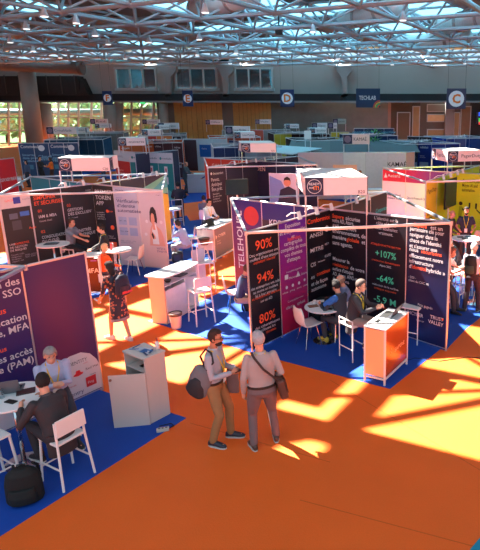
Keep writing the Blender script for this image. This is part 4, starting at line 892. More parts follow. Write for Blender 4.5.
cb = MB()
for k in range(5):
    p = at(24+5*k, 463-2*(k % 2), .01); cb.tube([at(18, 470, .01)+Vector((.02*k, .01*k, 0)), p, at(36+2*k, 458+k, .01), at(42, 466-k, .012)], .006, 5)
tag(cb.build('extension_cables', mat((210, 206, 206), .5)), 'tangle of white cables on the carpet behind the black backpack', 'cable')
# white box lectern with open door
b0, b1, b2 = at(151, 424), at(170, 414), at(134, 408)
Wx = .50; Dp = .46; HB = 1.07
rzb = ang(b0, b1)
e = empty('lectern_cabinet', b0, rzb, 'white box lectern with its door standing open, left of the two standing men', 'lectern')
CAB = mat((206, 192, 184), .5, 0, .02)
# local: x towards b1 (side face along +x is solid), y to the left-back; opening on the x=0 side... door hinged at origin
D1 = (b1-b0).length
MB().box((D1/2, .006, HB/2), (D1, .018, HB)).build('side_panel', CAB, e); MB().box((D1/2, Wx, HB/2), (D1, .018, HB)).build('side_panel', CAB, e)
MB().box((D1, Wx/2, HB/2), (.018, Wx, HB)).build('back_panel', CAB, e)
MB().box((D1/2, Wx/2, .03), (D1, Wx, .02)).build('bottom_panel', CAB, e); MB().box((D1/2, Wx/2, HB*.78), (D1-.03, Wx-.03, .018)).build('shelf', CAB, e)
MB().box((D1/2, Wx/2, HB), (D1+.03, Wx+.03, .025)).build('top_panel', CAB, e)
dr = MB().box((-.02, .26, HB*.40), (.018, .52, HB*.80)).build('door', mat((206, 186, 176), .5, 0, .02), e); dr.rotation_euler = (0, 0, R(44)); 
MB().tube([(-.03, .49, HB*.74), (-.045, .49, HB*.74)], .02, 12).build('door_lock', mat((150, 90, 70), .4), dr)
lt = lambda x, y, z=HB+.014: b0+Vector((math.cos(rzb)*x-math.sin(rzb)*y, math.sin(rzb)*x+math.cos(rzb)*y, z))
for k in range(9):
    x, y = random.uniform(.07, D1-.07), random.uniform(.08, Wx-.08)
    o = slab('lanyard_badge', lt(x, y, HB+.014+.004*k), random.uniform(0, 3), (.15, .03, .004), mat([(60, 110, 170), (200, 205, 215), (40, 70, 110)][k % 3], .5), 'narrow blue and white leaflet strewn on top of the white lectern', 'leaflet'); o['group'] = 'leaflets on top of the white lectern'
for k in range(3):
    o = slab('brochure', lt(D1*.5, Wx*(.25+.22*k), HB+.013), 1.2, (.12, .09, .004), mat([(200, 210, 220), (70, 120, 180), (190, 200, 215)][k], .5), ['pale card nearest the solid side on top of the white lectern', 'blue card in the middle of the white lectern top', 'pale card at the far end of the white lectern top'][k], 'card')
p = lt(D1*.9, .10); e = empty('spray_bottle', p, 0, 'small white pump bottle on the back corner of the white lectern', 'bottle')
MB().rings([(0, 0, 0, .032, .032), (0, 0, .11, .032, .032), (0, 0, .14, .014, .014)], 14).build('bottle_body', mat((226, 220, 214), .3), e, smooth=True); MB().tube([(0, 0, .14), (0, 0, .19)], .012, 8).build('pump_cap', mat((190, 60, 50), .4), e)
q = lt(D1*.5, Wx*.5, HB*.78+.01); slab('smartphone', q, 1, (.16, .07, .012), BLACK, 'dark object on the shelf inside the white lectern', 'box')
p = at(163, 431); e = empty('power_strip', p, R(20), 'small pale multi-socket block with a dark lead on the carpet edge by the lectern', 'power strip')
MB().box((0, 0, .025), (.18, .07, .05)).build('socket_block', mat((190, 180, 170), .5), e, bevel=.01); MB().tube([(.09, 0, .03), (.16, .06, .02), (.12, .16, .01), (.02, .15, .01), (-.05, .14, .01)], .007, 6).build('lead', BLACK, e)
for k in range(3): MB().tube([(-.05+.05*k, 0, .048), (-.05+.05*k, 0, .052)], .017, 10).build('socket', mat((90, 84, 80), .5), e)
cp = MB().tube([at(116, 424, .01), at(114, 420, .01), at(116, 416, .01), at(120, 416, .01)], .02, 8); tag(cp.build('black_cable', BLACK), 'short black cable at the foot of the lectern door', 'cable')

# ---- left middle furniture
def hightable(u, v, r, label, h=1.05): c = at(u, v, h); round_table(c, h, r, label); return c
t1 = hightable(53, 244, .42, 'tall round white table with a tablet, in front of the dark grey wall')
slab('laptop', (t1.x-.04, t1.y, 1.052), .2, (.34, .24, .02), mat((80, 84, 90), .4), 'closed grey laptop on the tall table by the dark grey wall', 'laptop')
slab('leaflet', (t1.x+.2, t1.y-.14, 1.052), .2, (.2, .12, .006), WHITE, 'white leaflet on the tall table by the dark grey wall', 'leaflet')
t2 = hightable(118, 249.5, .34, 'tall round white table behind the walking woman')
o = MB().rings([(0, 0, 0, .03, .03), (0, 0, .14, .025, .025), (0, 0, .18, .012, .012)], 10).build('red_bottle', mat((200, 60, 60), .4)); o.location = (t2.x-.15, t2.y-.05, 1.052); tag(o, 'small red bottle on the tall table behind the walking woman', 'bottle')
# kiosk with brown-orange front
k1 = at(103, 295); k0 = k1+(at(252, 352)-at(445, 351)).normalized()*0
e = empty('display_counter', k1, R(190), 'white-framed counter with brown-orange front reading FA, beside the purple wall end', 'counter')
W_, D_, H_ = .62, .45, 1.03
for x in (0, W_):
    for y in (0, -D_): MB().box((x, y, H_/2), (.035, .035, H_)).build('leg', SEATW, e)
MB().box((W_/2, 0, H_*.53), (W_-.05, .02, H_*.86)).build('front_panel', mat((120, 52, 24), .25, 0, .1), e); MB().box((0, -D_/2, H_*.53), (.02, D_, H_*.86)).build('side_panel', SEATW, e)
MB().box((W_/2, 0, .08), (W_, .03, .03)).build('bottom_rail', SEATW, e); MB().box((W_/2, -D_/2, H_), (W_+.04, D_+.04, .03)).build('countertop', WHITE, e)
lettering('MFA', .17, mat((230, 190, 160), .5), e, (.02, .013, .66), rot=(math.pi/2, 0, math.pi), align='RIGHT', bold=.02)
MB().box((.12, .013, .93), (.14, .004, .03)).build('printed_line', mat((150, 90, 160), .5), e)
wire_stool(at(107, 283), R(170), 'tall white frame stool with a poster-like bag on it, left of the walking woman', .72, .38)
p = at(108, 262, .74); slab('tote_bag', (p.x, p.y-.0, .76), R(10), (.3, .12, .30), mat((60, 50, 54), .6, 0, .5, 12), 'patterned tote bag standing on the white frame stool left of the walking woman', 'bag')
shell_chair(at(136, 274), R(90), 'empty white chair in front of the lilac advertisement')
mb = empty('storage_box', at(99, 280)+Vector((.1, .1, 0)), R(8), 'white box plinth behind the brown-fronted counter', 'box'); MB().box((0, 0, .3), (.36, .36, .6)).build('box_body', SEATW, mb, bevel=.01); MB().box((0, 0, .61), (.38, .38, .02)).build('box_lid', WHITE, mb)

# ---- counter with rounded white top, centre left
a, b_, c = at(157, 320.8), at(167.7, 324.5), at(199, 306.5)
rz = ang(b_, c); L = (c-b_).length; D_ = (a-b_).length; H_ = 1.08
e = empty('reception_counter', b_, rz, 'white counter with rounded top, open shelves and orange-lit side, in front of the lilac advertisement', 'counter')
sidem = mat((238, 190, 158), .45, 0, .03)  # orange light on this side is put into the panel's colour
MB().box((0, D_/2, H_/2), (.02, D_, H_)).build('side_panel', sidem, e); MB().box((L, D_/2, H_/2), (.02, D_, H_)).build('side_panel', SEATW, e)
MB().box((L/2, D_, H_/2), (L, .02, H_)).build('front_panel', SEATW, e); MB().box((L/2, D_/2, .05), (L, D_, .03)).build('bottom_panel', SEATW, e)
MB().box((L/2, D_/2, H_*.80), (L, D_-.02, .018)).build('shelf', SEATW, e); MB().box((L*.62, D_/2, H_*.4), (.018, D_, H_*.8)).build('divider', SEATW, e)
MB().box((L*.30, -.012, H_*.37), (L*.58, .018, H_*.70)).build('door', mat((236, 214, 206), .45), e)
d2 = MB().box((.17, 0, H_*.37), (.34, .018, H_*.70)).build('door', SEATW, e); d2.location = (L*.99, -.01, 0); d2.rotation_euler = (0, 0, R(-100+180+50))
poly = [(-.06, D_+.05), (-.06, -.02)]+[(L*.5+(L*.5+.04)*math.cos(t_), -.02-.10*math.sin(t_)) for t_ in [math.pi*(1-k/12) for k in range(1, 12)]]+[(L+.05, -.02), (L+.05, D_+.05)]
MB().prism(poly, H_, H_+.035).build('countertop', WHITE, e)
L2 = lambda x, y, z: b_+Vector((math.cos(rz)*x-math.sin(rz)*y, math.sin(rz)*x+math.cos(rz)*y, z))
slab('leaflet', L2(L*.6, D_*.5, H_+.036), rz, (.3, .2, .008), mat((170, 180, 205), .5, 0, .4, 20), 'blue-grey printed leaflets on the rounded counter', 'leaflet')
slab('laptop', L2(L*.72, D_*.5, H_*.80+.01), rz, (.3, .2, .03), mat((90, 92, 96), .4), 'grey laptop on the shelf of the rounded counter', 'laptop')
o = MB().rings([(0, 0, 0, .05, .05), (0, 0, .05, .08, .08)], 12).build('small_bowl', mat((70, 66, 60), .5)); o.location = L2(L*.28, D_*.4, H_*.80+.01); tag(o, 'small dark bowl on the shelf of the rounded counter', 'bowl')
# bin
p = at(175, 327); e = empty('waste_bin', p+Vector((.05, -.05, 0)), 0, 'pinkish white waste bin with a dark liner in front of the rounded counter', 'bin')
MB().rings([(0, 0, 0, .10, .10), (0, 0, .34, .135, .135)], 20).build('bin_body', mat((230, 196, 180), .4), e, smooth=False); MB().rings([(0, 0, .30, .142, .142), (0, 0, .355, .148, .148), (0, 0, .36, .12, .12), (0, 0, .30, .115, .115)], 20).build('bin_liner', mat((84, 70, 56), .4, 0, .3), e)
bar_stool(at(202, 322), R(-200+180+60), 'white bar stool with a low back beside the rounded counter', .76, .34)
wire_stool(at(206, 292), R(35), 'tall thin white frame stool to the right of the rounded counter', .80, .55, .42)
# rack behind with black bags
p = at(204, 296); e = empty('brochure_rack', p+Vector((-.15, .25, 0)), R(50), 'grey-white upright leaflet rack with dark bags hung on it', 'rack')
MB().box((0, 0, .75), (.36, .04, .85)).build('rack_panel', mat((190, 186, 190), .5), e); MB().box((-.2, 0, .6), (.12, .1, .6)).build('dark_bag', mat((34, 32, 40), .6), e)
for s in (-1, 1): MB().box((s*.16, 0, .17), (.03, .03, .34)).build('leg', SEATW, e)
# plant pot / basket on a frame
p = at(206, 264); e = empty('basket', (p.x, p.y, 0), 0, 'dark-rimmed basket on a slim white stand behind the rounded counter', 'basket')
MB().rings([(0, 0, .62, .11, .11), (0, 0, .80, .16, .16)], 16).build('basket_body', mat((110, 74, 60), .6, 0, .3), e); MB().rings([(0, 0, .78, .17, .17), (0, 0, .83, .17, .17), (0, 0, .83, .13, .13)], 16).build('rim', mat((40, 36, 34), .5), e)
for k in range(3): MB().tube([(0, 0, .62), (.2*math.cos(k*2.1), .2*math.sin(k*2.1), 0)], .012, 6).build('leg', SEATW, e)

# ---- grey counter with white frame
a, b_ = at(215.5, 262), at(234, 252); rz = ang(a, b_); L = (b_-a).length+.25; H_ = 1.06
e = empty('display_counter', a, rz, 'grey-fronted counter with white frame under the man in the white shirt', 'counter')
MB().box((L/2, 0, .58), (L, .02, H_-.16)).build('front_panel', mat((112, 116, 134), .5), e)
for x in (0, L):
    for y in (0, .55): MB().box((x, y, H_/2), (.035, .035, H_)).build('leg', SEATW, e)
MB().box((0, .28, .70), (.02, .50, .65)).build('side_panel', SEATW, e); MB().box((L/2, .27, H_), (L+.06, .62, .03)).build('countertop', WHITE, e); MB().box((L/2, 0, .09), (L, .03, .03)).build('bottom_rail', SEATW, e)
MB().plate([(.10, .70), (.10, .84), (.20, .77)], -.015, -.011).build('printed_arrow', TXT, e); lettering('CYBER', .13, TXT, e, (.26, -.013, .77), bold=.02, width=.5); lettering('Trusted\nby design', .07, TXT, e, (.16, -.013, .58))
L3_ = lambda x, y, z: a+Vector((math.cos(rz)*x-math.sin(rz)*y, math.sin(rz)*x+math.cos(rz)*y, z))
laptop(L3_(.35, .35, H_+.016), rz+R(170), 'dark laptop and telephone on the grey-fronted counter', 70, BLACK)
wire_stool(at(197, 262)+Vector((.1, .1, 0)), rz, 'white frame stool left of the grey-fronted counter', .76, .28, .36)
# ---- V right-hand seats
shell_chair(at(189, 252), R(100), 'white chair under the man in the pale blue shirt')
wire_stool(at(178, 226)+Vector((.0, .1, 0)), R(20), 'tall white stool in front of the man in the dark suit by the aisle', .78, .32)
q = at(173, 206, 1.0); hightable(173, 209, .3, 'small tall white table beside the man in the dark suit by the aisle', 1.05)
q = at(178, 262); slab('cool_box', (q.x, q.y, 0), .3, (.34, .3, .34), mat((34, 36, 44), .5), 'dark box on the carpet under the chair of the pale-blue-shirted man', 'box')
# telehouse stand chair
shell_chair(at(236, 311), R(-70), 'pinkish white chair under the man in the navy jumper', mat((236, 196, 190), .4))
slab('cool_box', at(247.5, 312)+Vector((-.05, .1, 0)), 0, (.2, .2, .3), BLACK, 'small black box by the chair of the man in the navy jumper', 'box')
# ---- bar stool for suited man at orange counter
stS = at(353, 357); wire_stool(stS, R(-50), 'white frame stool under the suited man at the orange counter', .70, .12)
# low chairs at the small table
shell_chair(at(338, 338), R(35), 'white chair under the person in the dark vest at the low round table'); shell_chair(at(351, 325), R(120), 'white chair under the bald man at the low round table')
# ---- right stand furniture
t3 = hightable(466, 238, .42, 'white tall table strewn with cups and papers, in front of the yellow wall')
for k, (dx, dy, cc) in enumerate(((-.15, .1, (30, 30, 34)), (.05, .12, (60, 90, 110)), (.18, -.05, (200, 200, 205)), (-.05, -.12, (40, 40, 44)))):
    slab('tablet', (t3.x+dx, t3.y+dy, 1.052), k, (.18, .12, .015), mat(cc, .4), ['black tablet at the rear left of the yellow stand table', 'blue-grey tablet at the rear of the yellow stand table', 'pale pad at the right of the yellow stand table', 'dark tablet at the near side of the yellow stand table'][k], 'tablet')
t4 = hightable(476, 262, .36, 'tall white table half hidden by the backpack wearer', 1.05)
wire_stool(at(455, 302), R(60), 'white frame stool to the right of the black text wall', .74, .26, .36)
wire_stool(at(462, 296), R(40), 'white frame stool just left of the backpack wearer', .74, .26, .36)
shell_chair(at(476, 262)+Vector((.3, .5, 0)), R(200), 'salmon-lit white chair behind the backpack wearer', mat((240, 190, 170), .4))  # salmon light is put into the white chair's colour
# ---- kiosk far with two men
p = at(190, 193); e = empty('display_counter', p, R(10), 'white and grey counter at the end of the aisle beside the man in grey', 'counter')
MB().box((.55, .3, .52), (1.3, .6, 1.04)).build('counter_body', mat((190, 196, 204), .5), e); MB().box((1.15, -.02, .52), (.45, .06, 1.02)).build('front_panel', WHITE, e); MB().box((.55, .3, 1.06), (1.4, .7, .04)).build('countertop', WHITE, e)
# kamae stand furniture
q = at(374, 190, 1.0); e = empty('display_counter', (q.x, q.y, 0), R(5), 'bright white counter inside the white stand right of centre', 'counter')
MB().box((0, 0, .5), (1.4, .5, 1.0)).build('counter_body', WHITE, e); MB().box((.3, -.26, .5), (.5, .02, .9)).build('front_panel', mat((240, 190, 170), .5), e); MB().box((0, 0, 1.02), (1.5, .6, .04)).build('countertop', WHITE, e)
q = at(345, 178, 1.6); e = empty('poster_board', (q.x, q.y, 0), R(-5), 'salmon pink poster board on the white wall right of centre', 'poster'); MB().box((0, 0, 1.55), (1.1, .04, 1.3)).build('poster_sheet', mat((244, 196, 160), .5), e); lettering('wallix', .2, mat((200, 100, 60), .5), e, (0, -.03, 1.95), align='CENTER'); lettering('protégez\nvos accès', .11, mat((210, 130, 90), .5), e, (0, -.03, 1.6), align='CENTER'); MB().tube([(0, .05, 0), (0, .05, 1.6)], .03, 8).build('pole', WPLAS, e)
e = empty('potted_plant', at(374, 141, 2.5)*1.0, 0, 'green leafy plant top showing beside the black-lettered sign', 'plant'); e.location.z = 0
MB().rings([(0, 0, 0, .2, .2), (0, 0, .5, .28, .28)], 12).build('pot', mat((80, 80, 84), .6), e); MB().tube([(0, 0, .5), (0, 0, 2.0)], .03, 6).build('stem', mat((90, 70, 50), .8), e)
mb = MB()
for k in range(70):
    a_ = random.uniform(0, 6.3); r_ = random.uniform(0, .5); z = random.uniform(1.3, 3.2); d = Vector((math.cos(a_), math.sin(a_), .6))
    c = Vector((math.cos(a_)*r_, math.sin(a_)*r_, z)); s = d.cross(Vector((0, 0, 1))).normalized()*.08; mb.add([c, c+d*.14+s, c+d*.32, c+d*.14-s], [(0, 1, 2, 3)])
mb.build('foliage', mat((70, 130, 70), .7, 0, .4, 4), e, fix=False)

# ------------------------------------------------------------------ people
SKIN = mat((214, 150, 122), .55, 0, .06, 20); SKIN2 = mat((196, 128, 98), .55, 0, .06, 20)
def ik(a, t, l1, l2, pole):
    d = t-a; L = min(d.length, (l1+l2)*.995); u = d.normalized(); t = a+u*L
    x = (l1*l1-l2*l2+L*L)/(2*L); h = math.sqrt(max(0, l1*l1-x*x)); p = Vector(pole); p = (p-u*p.dot(u)).normalized()
    return a+u*x+p*h, t
def person(loc, heading, label, h=1.75, seat=None, lean=0, twist=0, hy=0, hp=0, roll=0, feet=None, hands=None, top=(90, 100, 120), sleeve='long', bottom=(50, 50, 60), shoes=(30, 28, 30), hair=(50, 36, 30), style='short', coat=0.0, lanyard=None, glasses=False, beard=False, dress=False, near=False, skin=None, collar=None, elbow=None, fat=1.0, vneck=None, knee=None, patt=None):
    """one figure built facing +y; heading in degrees is the world direction it faces; seat = seat height or None"""
    k = h/1.75; e = empty('person', loc, R(heading-90), label, 'person'); e.scale = (k, k, k); SK = skin or SKIN
    hz = (seat/k+.10) if seat else .93
    V = Vector; hip = V((0, 0, hz)); M = Matrix.Rotation(R(twist), 3, 'Z') @ Matrix.Rotation(R(-lean), 3, 'X') @ Matrix.Rotation(R(roll), 3, 'Y')
    W = lambda x, y, z: hip+M @ V((x, y, z))
    if feet is None: feet = [(-.10, .02, 0), (.10, -.02, 0)] if not seat else [(-.12, .40, .0), (.12, .36, .0)]
    if hands is None: hands = [(-.25, .06, .84), (.25, .06, .84)] if not seat else [(-.10, .36, hz+.10), (.10, .38, hz+.10)]
    vox = .008 if near else .018
    body = MB(); arms = []; legs = []
    sh = [W(-.175, 0, .455), W(.175, 0, .455)]; hpj = [hip+V((-.09, 0, -.02)), hip+V((.09, 0, -.02))]
    for s in (0, 1):
        sg = -1 if s == 0 else 1
        el, wr = ik(sh[s], V(hands[s]), .285, .255, (elbow[s] if elbow else (sg*.55, -.7, -.6))); arms.append((sh[s], el, wr))
        ft = V(feet[s])+V((0, 0, .085)); kn, an = ik(hpj[s], ft, .43, .42, (knee[s] if knee else (sg*.12, 1, .15 if seat else 0))); legs.append((hpj[s], kn, an))
    # head frame
    Hm = Matrix.Rotation(R(twist+hy), 3, 'Z') @ Matrix.Rotation(R(-lean*.35-hp), 3, 'X')
    neck = W(0, -.005, .50); hc = neck+M @ V((0, .012, .07))+Hm @ V((0, .022, .105)); HM = Matrix.Translation(hc) @ Hm.to_4x4(); T4 = Matrix.Translation(hip) @ M.to_4x4()
    # body skin
    body.rings([(0, 0, -.10, .12, .085), (0, 0, 0, .15, .10), (0, 0, .12, .135, .09), (0, 0, .28, .145, .10), (0, -.005, .40, .165, .10), (0, -.01, .47, .13, .08), (0, -.01, .51, .06, .06)], 16, T4)
    body.tube([W(0, -.01, .48), neck, hc+Hm @ V((0, -.02, -.05))], [.062, .055, .055], 12)
    body.ell((0, -.008, .028), (.073, .092, .095), 18, 12, HM); body.ell((0, .018, -.045), (.055, .068, .072), 16, 10, HM)
    body.ell((0, .035, -.092), (.026, .03, .022), 10, 6, HM)
    body.tube([HM @ V((0, .082, .012)), HM @ V((0, .104, -.022)), HM @ V((0, .088, -.03))], [.009, .014, .010], 8, cap='round')
    body.tube([HM @ V((-.02, .083, -.055)), HM @ V((.02, .083, -.055))], .008, 6, cap='round')
    for sg in (-1, 1): body.ell((sg*.077, -.005, -.005), (.010, .02, .033), 8, 6, HM)
    for s in (0, 1):
        a, el, wr = arms[s]; body.tube([a, el, wr], [.042, .036, .026], 10, cap='round')
        sg = -1 if s == 0 else 1; d = (wr-el).normalized(); fw = V((0, 1, 0)); 
        side = V((-sg, 0, 0)); side = (side-d*side.dot(d)); side = side.normalized() if side.length > .1 else d.orthogonal().normalized(); nrm = d.cross(side)
        fwd_s = -nrm*sg if (-nrm*sg).dot(fw+V((0, 0, .3))) > 0 else nrm*sg     # thumb side
        pc = wr+d*.05
        body.tube([wr, wr+d*.03+fwd_s*.002, wr+d*.085], [.024, .030, .028], 10, cap='round')
        body.tube([wr+d*.035+fwd_s*.016, wr+d*.08+fwd_s*.018], [.018, .017], 8, cap='round'); body.tube([wr+d*.035-fwd_s*.016, wr+d*.08-fwd_s*.018], [.018, .017], 8, cap='round')
        for q_, ln in enumerate((.068, .076, .070, .054)):
            o_ = fwd_s*(.030-.020*q_); b0_ = wr+d*.075+o_; c = side*(.35)
            body.tube([b0_, b0_+(d+c*.4).normalized()*ln*.45, b0_+(d+c*.4).normalized()*ln*.45+(d+c*2.2).normalized()*ln*.35, b0_+(d+c*.4).normalized()*ln*.45+(d+c*2.2).normalized()*ln*.35+(d*.3+c*3).normalized()*ln*.3], [.0095, .009, .0085, .0075], 7, cap='round')
        body.tube([wr+d*.025+fwd_s*.022, wr+d*.055+fwd_s*.045+side*.01, wr+d*.085+fwd_s*.048+side*.022], [.012, .0105, .009], 7, cap='round')
        a, kn, an = legs[s]; body.tube([a, kn, an, an-V((0, 0, .03))], [.066, .05, .036, .036], 10, cap='round')
        fd = V((sg*.12, 1, 0)).normalized(); body.tube([an-V((0, 0, .045))-fd*.03, an-V((0, 0, .05))+fd*.14], [.03, .026], 8, cap='round')
    body.melt('body', SK, e, vox, 3 if near else 2)
    if True:
        ey = MB()
        for sg in (-1, 1): ey.ell((sg*.028, .081, .012), (.012, .006, .006), 8, 5, HM)
        ey.build('eyes', mat((40, 30, 28), .3), e); eb = MB()
        for sg in (-1, 1): eb.tube([HM @ V((sg*.014, .086, .034)), HM @ V((sg*.042, .076, .034))], .004, 5)
        eb.build('eyebrows', mat(hair, .8), e)
    # hair
    hm = mat(hair, .85, 0, .25, 30, .4); hb = MB()
    n, m_ = 24, 16; rr = (.079, .099, .100); vs = []; fs = []
    for i in range(m_+1):
        for j in range(n):
            ph = math.pi*i/m_; th = 2*math.pi*j/n; vs.append(V((rr[0]*math.sin(ph)*math.cos(th), rr[1]*math.sin(ph)*math.sin(th)-.008, rr[2]*math.cos(ph)+.03)))
    for i in range(m_):
        for j in range(n):
            q4 = (i*n+j, i*n+(j+1) % n, (i+1)*n+(j+1) % n, (i+1)*n+j); c = sum((vs[x] for x in q4), V((0, 0, 0)))/4
            if style == 'bald': keep = -.055 < c.z < .045 and c.y < .02
            elif style == 'long': keep = (c.z > .075) or (c.y < .035)
            else: keep = (c.z > .078) or (c.y < .025 and c.z > -.06 and not (abs(c.x) > .05 and c.z < -.01 and c.y > -.02))
            if keep: fs.append(q4)
    if style != 'none' and fs:
        used = sorted({i for f in fs for i in f}); mp = {u: k_ for k_, u in enumerate(used)}
        jr = random.Random(3); hb.add([HM @ (vs[u]*(1+jr.uniform(-.035, .045))) for u in used], [tuple(mp[i] for i in f) for f in fs])
        ho = hb.build('hair', hm, e, smooth=True, fix=True); md = ho.modifiers.new('t', 'SOLIDIFY'); md.thickness = .012; md.offset = 0
        if style == 'long':
            lh = MB(); lh.ell((0, -.055, -.06), (.088, .055, .13), 14, 9, HM)
            for sg in (-1, 1): lh.tube([HM @ V((sg*.07, -.01, .03)), HM @ V((sg*.082, -.005, -.06)), HM @ V((sg*.07, -.01, -.15))], [.03, .034, .022], 8, cap='round')
            lh.melt('long_hair', hm, e, .012)
        if style == 'bun':
            MB().ell((0, -.11, .04), (.045, .045, .045), 12, 8, HM).build('hair_bun', hm, e, smooth=True)
    if beard:
        bd = MB(); bd.ell((0, .028, -.062), (.054, .066, .052), 14, 9, HM); bd.build('beard', mat(hair, .9, 0, .2, 30), e, smooth=True)
    if glasses:
        g = MB()
        for sg in (-1, 1):
            pts = [HM @ V((sg*.03+.024*math.cos(t_), .098, .010+.018*math.sin(t_))) for t_ in [2*math.pi*q_/10 for q_ in range(11)]]; g.tube(pts, .0028, 5)
            g.tube([HM @ V((sg*.054, .096, .014)), HM @ V((sg*.078, 0, .012))], .0025, 5)
        g.tube([HM @ V((-.006, .099, .012)), HM @ V((.006, .099, .012))], .0028, 5); g.build('glasses', BLACK, e)
    # trousers and shoes
    ml = mat(bottom, .8, 0, .10, 14, .35)
    if not dress:
        tr = MB(); tr.rings([(0, 0, -.11, .125*fat, .09*fat), (0, -.01, -.04, .165*fat, .118*fat), (0, 0, .05, .160*fat, .112*fat)], 18, Matrix.Translation(hip) @ (M if not seat else Matrix.Rotation(R(twist), 3, 'Z')).to_4x4())
        for s in (0, 1):
            a, kn, an = legs[s]; mid = a.lerp(kn, .5); sh_ = an.lerp(kn, .5)
            tr.tube([a+V((0, 0, .0)), mid, kn, sh_-(V((0, .012, 0)) if not seat else V()), an+V((0, -.01, .01))], [.094*fat, .082*fat, .066, .062, .056], 12, cap='round')
        tr.melt('trousers', ml, e, vox*1.4, 3)
    else:
        dm = patt or mat(top, .8)
    sm_ = mat(shoes, .5, 0, .1); sole = mat((200, 196, 190), .6) if sum(shoes) > 60 and near else mat((24, 20, 20), .6)
    for s in (0, 1):
        an = legs[s][2]; sg = -1 if s == 0 else 1; fd = V((sg*.15, 1, 0)).normalized(); pr = V((fd.y, -fd.x, 0)); z0 = an.z-.085
        sv = []
        secs = [(-.085, .026, .075), (-.05, .038, .095), (.0, .038, .10), (.05, .040, .085), (.11, .047, .062), (.16, .042, .046), (.192, .020, .030)]
        nn = 10
        for (y, wd, ht) in secs:
            for q_ in range(nn):
                an_ = 2*math.pi*q_/nn; cx_ = math.cos(an_)*wd; cz_ = max(0, .5+.5*math.sin(an_))*ht
                pnt = V((an.x, an.y, 0))+pr*cx_+fd*(y); sv.append(V((pnt.x, pnt.y, z0+cz_+.006)))
        sf_ = [(i*nn+q_, i*nn+(q_+1) % nn, (i+1)*nn+(q_+1) % nn, (i+1)*nn+q_) for i in range(len(secs)-1) for q_ in range(nn)]+[tuple(range(nn)), tuple(range((len(secs)-1)*nn, len(secs)*nn))]
        so = MB().add(sv, sf_).build('shoe', sm_, e, smooth=True)
        if near:
            sp_ = [(-.088, .02), (-.088, -.02), (-.04, -.040), (.05, -.043), (.12, -.049), (.18, -.035), (.198, 0), (.18, .035), (.12, .049), (.05, .043), (-.04, .040)]
            MB().prism([(an.x+pr.x*b2+fd.x*a2, an.y+pr.y*b2+fd.y*a2) for a2, b2 in sp_], z0, z0+.018).build('shoe_sole', sole, so)
    # top
    tm = patt or mat(top, .75, 0, .08, 10, .35); tp_ = MB(); f = fat; c_ = .015 if coat else 0
    low_ = -.06-coat; tuck = not coat and not seat and not dress
    rg = [(0, 0, low_, .168*f+c_, .120*f+c_), (0, 0, .02, .163*f+c_, .117*f+c_), (0, 0, .13, .150*f+c_, .110*f+c_), (0, .004, .26, .160*f+c_, .118*f+c_), (0, 0, .38, .182+c_, .118*f+c_), (0, -.006, .45, .168+c_, .10), (0, -.01, .49, .115, .078), (0, -.01, .515, .068, .064)]
    if tuck: rg[0] = (0, 0, -.01, .140*f, .095*f); rg[1] = (0, 0, .045, .158*f, .113*f)
    if dress: rg = [(0, .0, -.44, .20, .15), (0, 0, -.25, .19, .14)]+rg
    if seat and coat: rg = rg[1:]; 
    tp_.rings(rg, 20, T4)
    for s in (0, 1):
        a, el, wr = arms[s]
        if sleeve == 'long': tp_.tube([a, a.lerp(el, .5), el, el.lerp(wr, .5), wr-(wr-el)*.04], [.059+c_*.6, .054+c_*.5, .048+c_*.4, .044+c_*.3, .036+c_*.2], 10, cap='round')
        elif sleeve == 'rolled': tp_.tube([a, a.lerp(el, .5), el, el.lerp(wr, .35)], [.059, .054, .048, .044], 10, cap='round')
        else: tp_.tube([a, a.lerp(el, .62)], [.066, .060], 10, cap='round')
    tp_.melt('dress' if dress else ('jacket' if coat else 'shirt'), tm, e, vox*1.4, 3)
    if seat and coat:   # coat skirt behind the seat
        sk = MB(); sk.rings([(0, -.03, -.26, .19, .11), (0, -.02, -.1, .185, .125), (0, 0, .05, .175, .125)], 16, Matrix.Translation(hip)); sk.melt('jacket_tail', tm, e, .02)
    if collar is None and not dress: collar = tuple(min(255, x+20) for x in top)
    if not dress:
        MB().rings([(0, -.012, .49, .078, .072), (0, -.010, .535, .062, .062), (0, -.010, .53, .054, .054)], 16, T4).build('collar', mat(collar, .7), e, smooth=True)
        if tuck: MB().rings([(0, 0, .028, .166*f, .121*f), (0, 0, .062, .166*f, .121*f)], 20, T4).build('belt', mat((40, 28, 24), .5), e)
    if vneck: MB().plate([(-.045, .50), (0, .24), (.045, .50)], 0, .006).build('shirt_front', mat(vneck, .7), e).matrix_local = T4 @ Matrix.Translation((0, .118*f+c_, 0)) @ Matrix.Rotation(R(8), 4, 'X')
    if lanyard:
        ly = MB()
        for sg in (-1, 1): ly.tube([W(sg*.05, -.07, .50), W(sg*.075, .01, .512), W(sg*.07, .085*f+c_, .44), W(sg*.03, .135*f+c_, .28), W(.0, .140*f+c_, .17)], .010, 5)
        lo = ly.build('lanyard', mat(lanyard, .6), e)
        MB().box((0, 0, 0), (.085, .006, .12)).build('badge', mat((235, 232, 226), .5), lo).matrix_local = T4 @ Matrix.Translation((0, .148*f+c_, .10))
    return e, arms, T4, HM
def wpt(e, v):
    return (Matrix.Translation(e.location) @ e.rotation_euler.to_matrix().to_4x4() @ Matrix.Diagonal(e.scale.to_4d())) @ Vector(v)

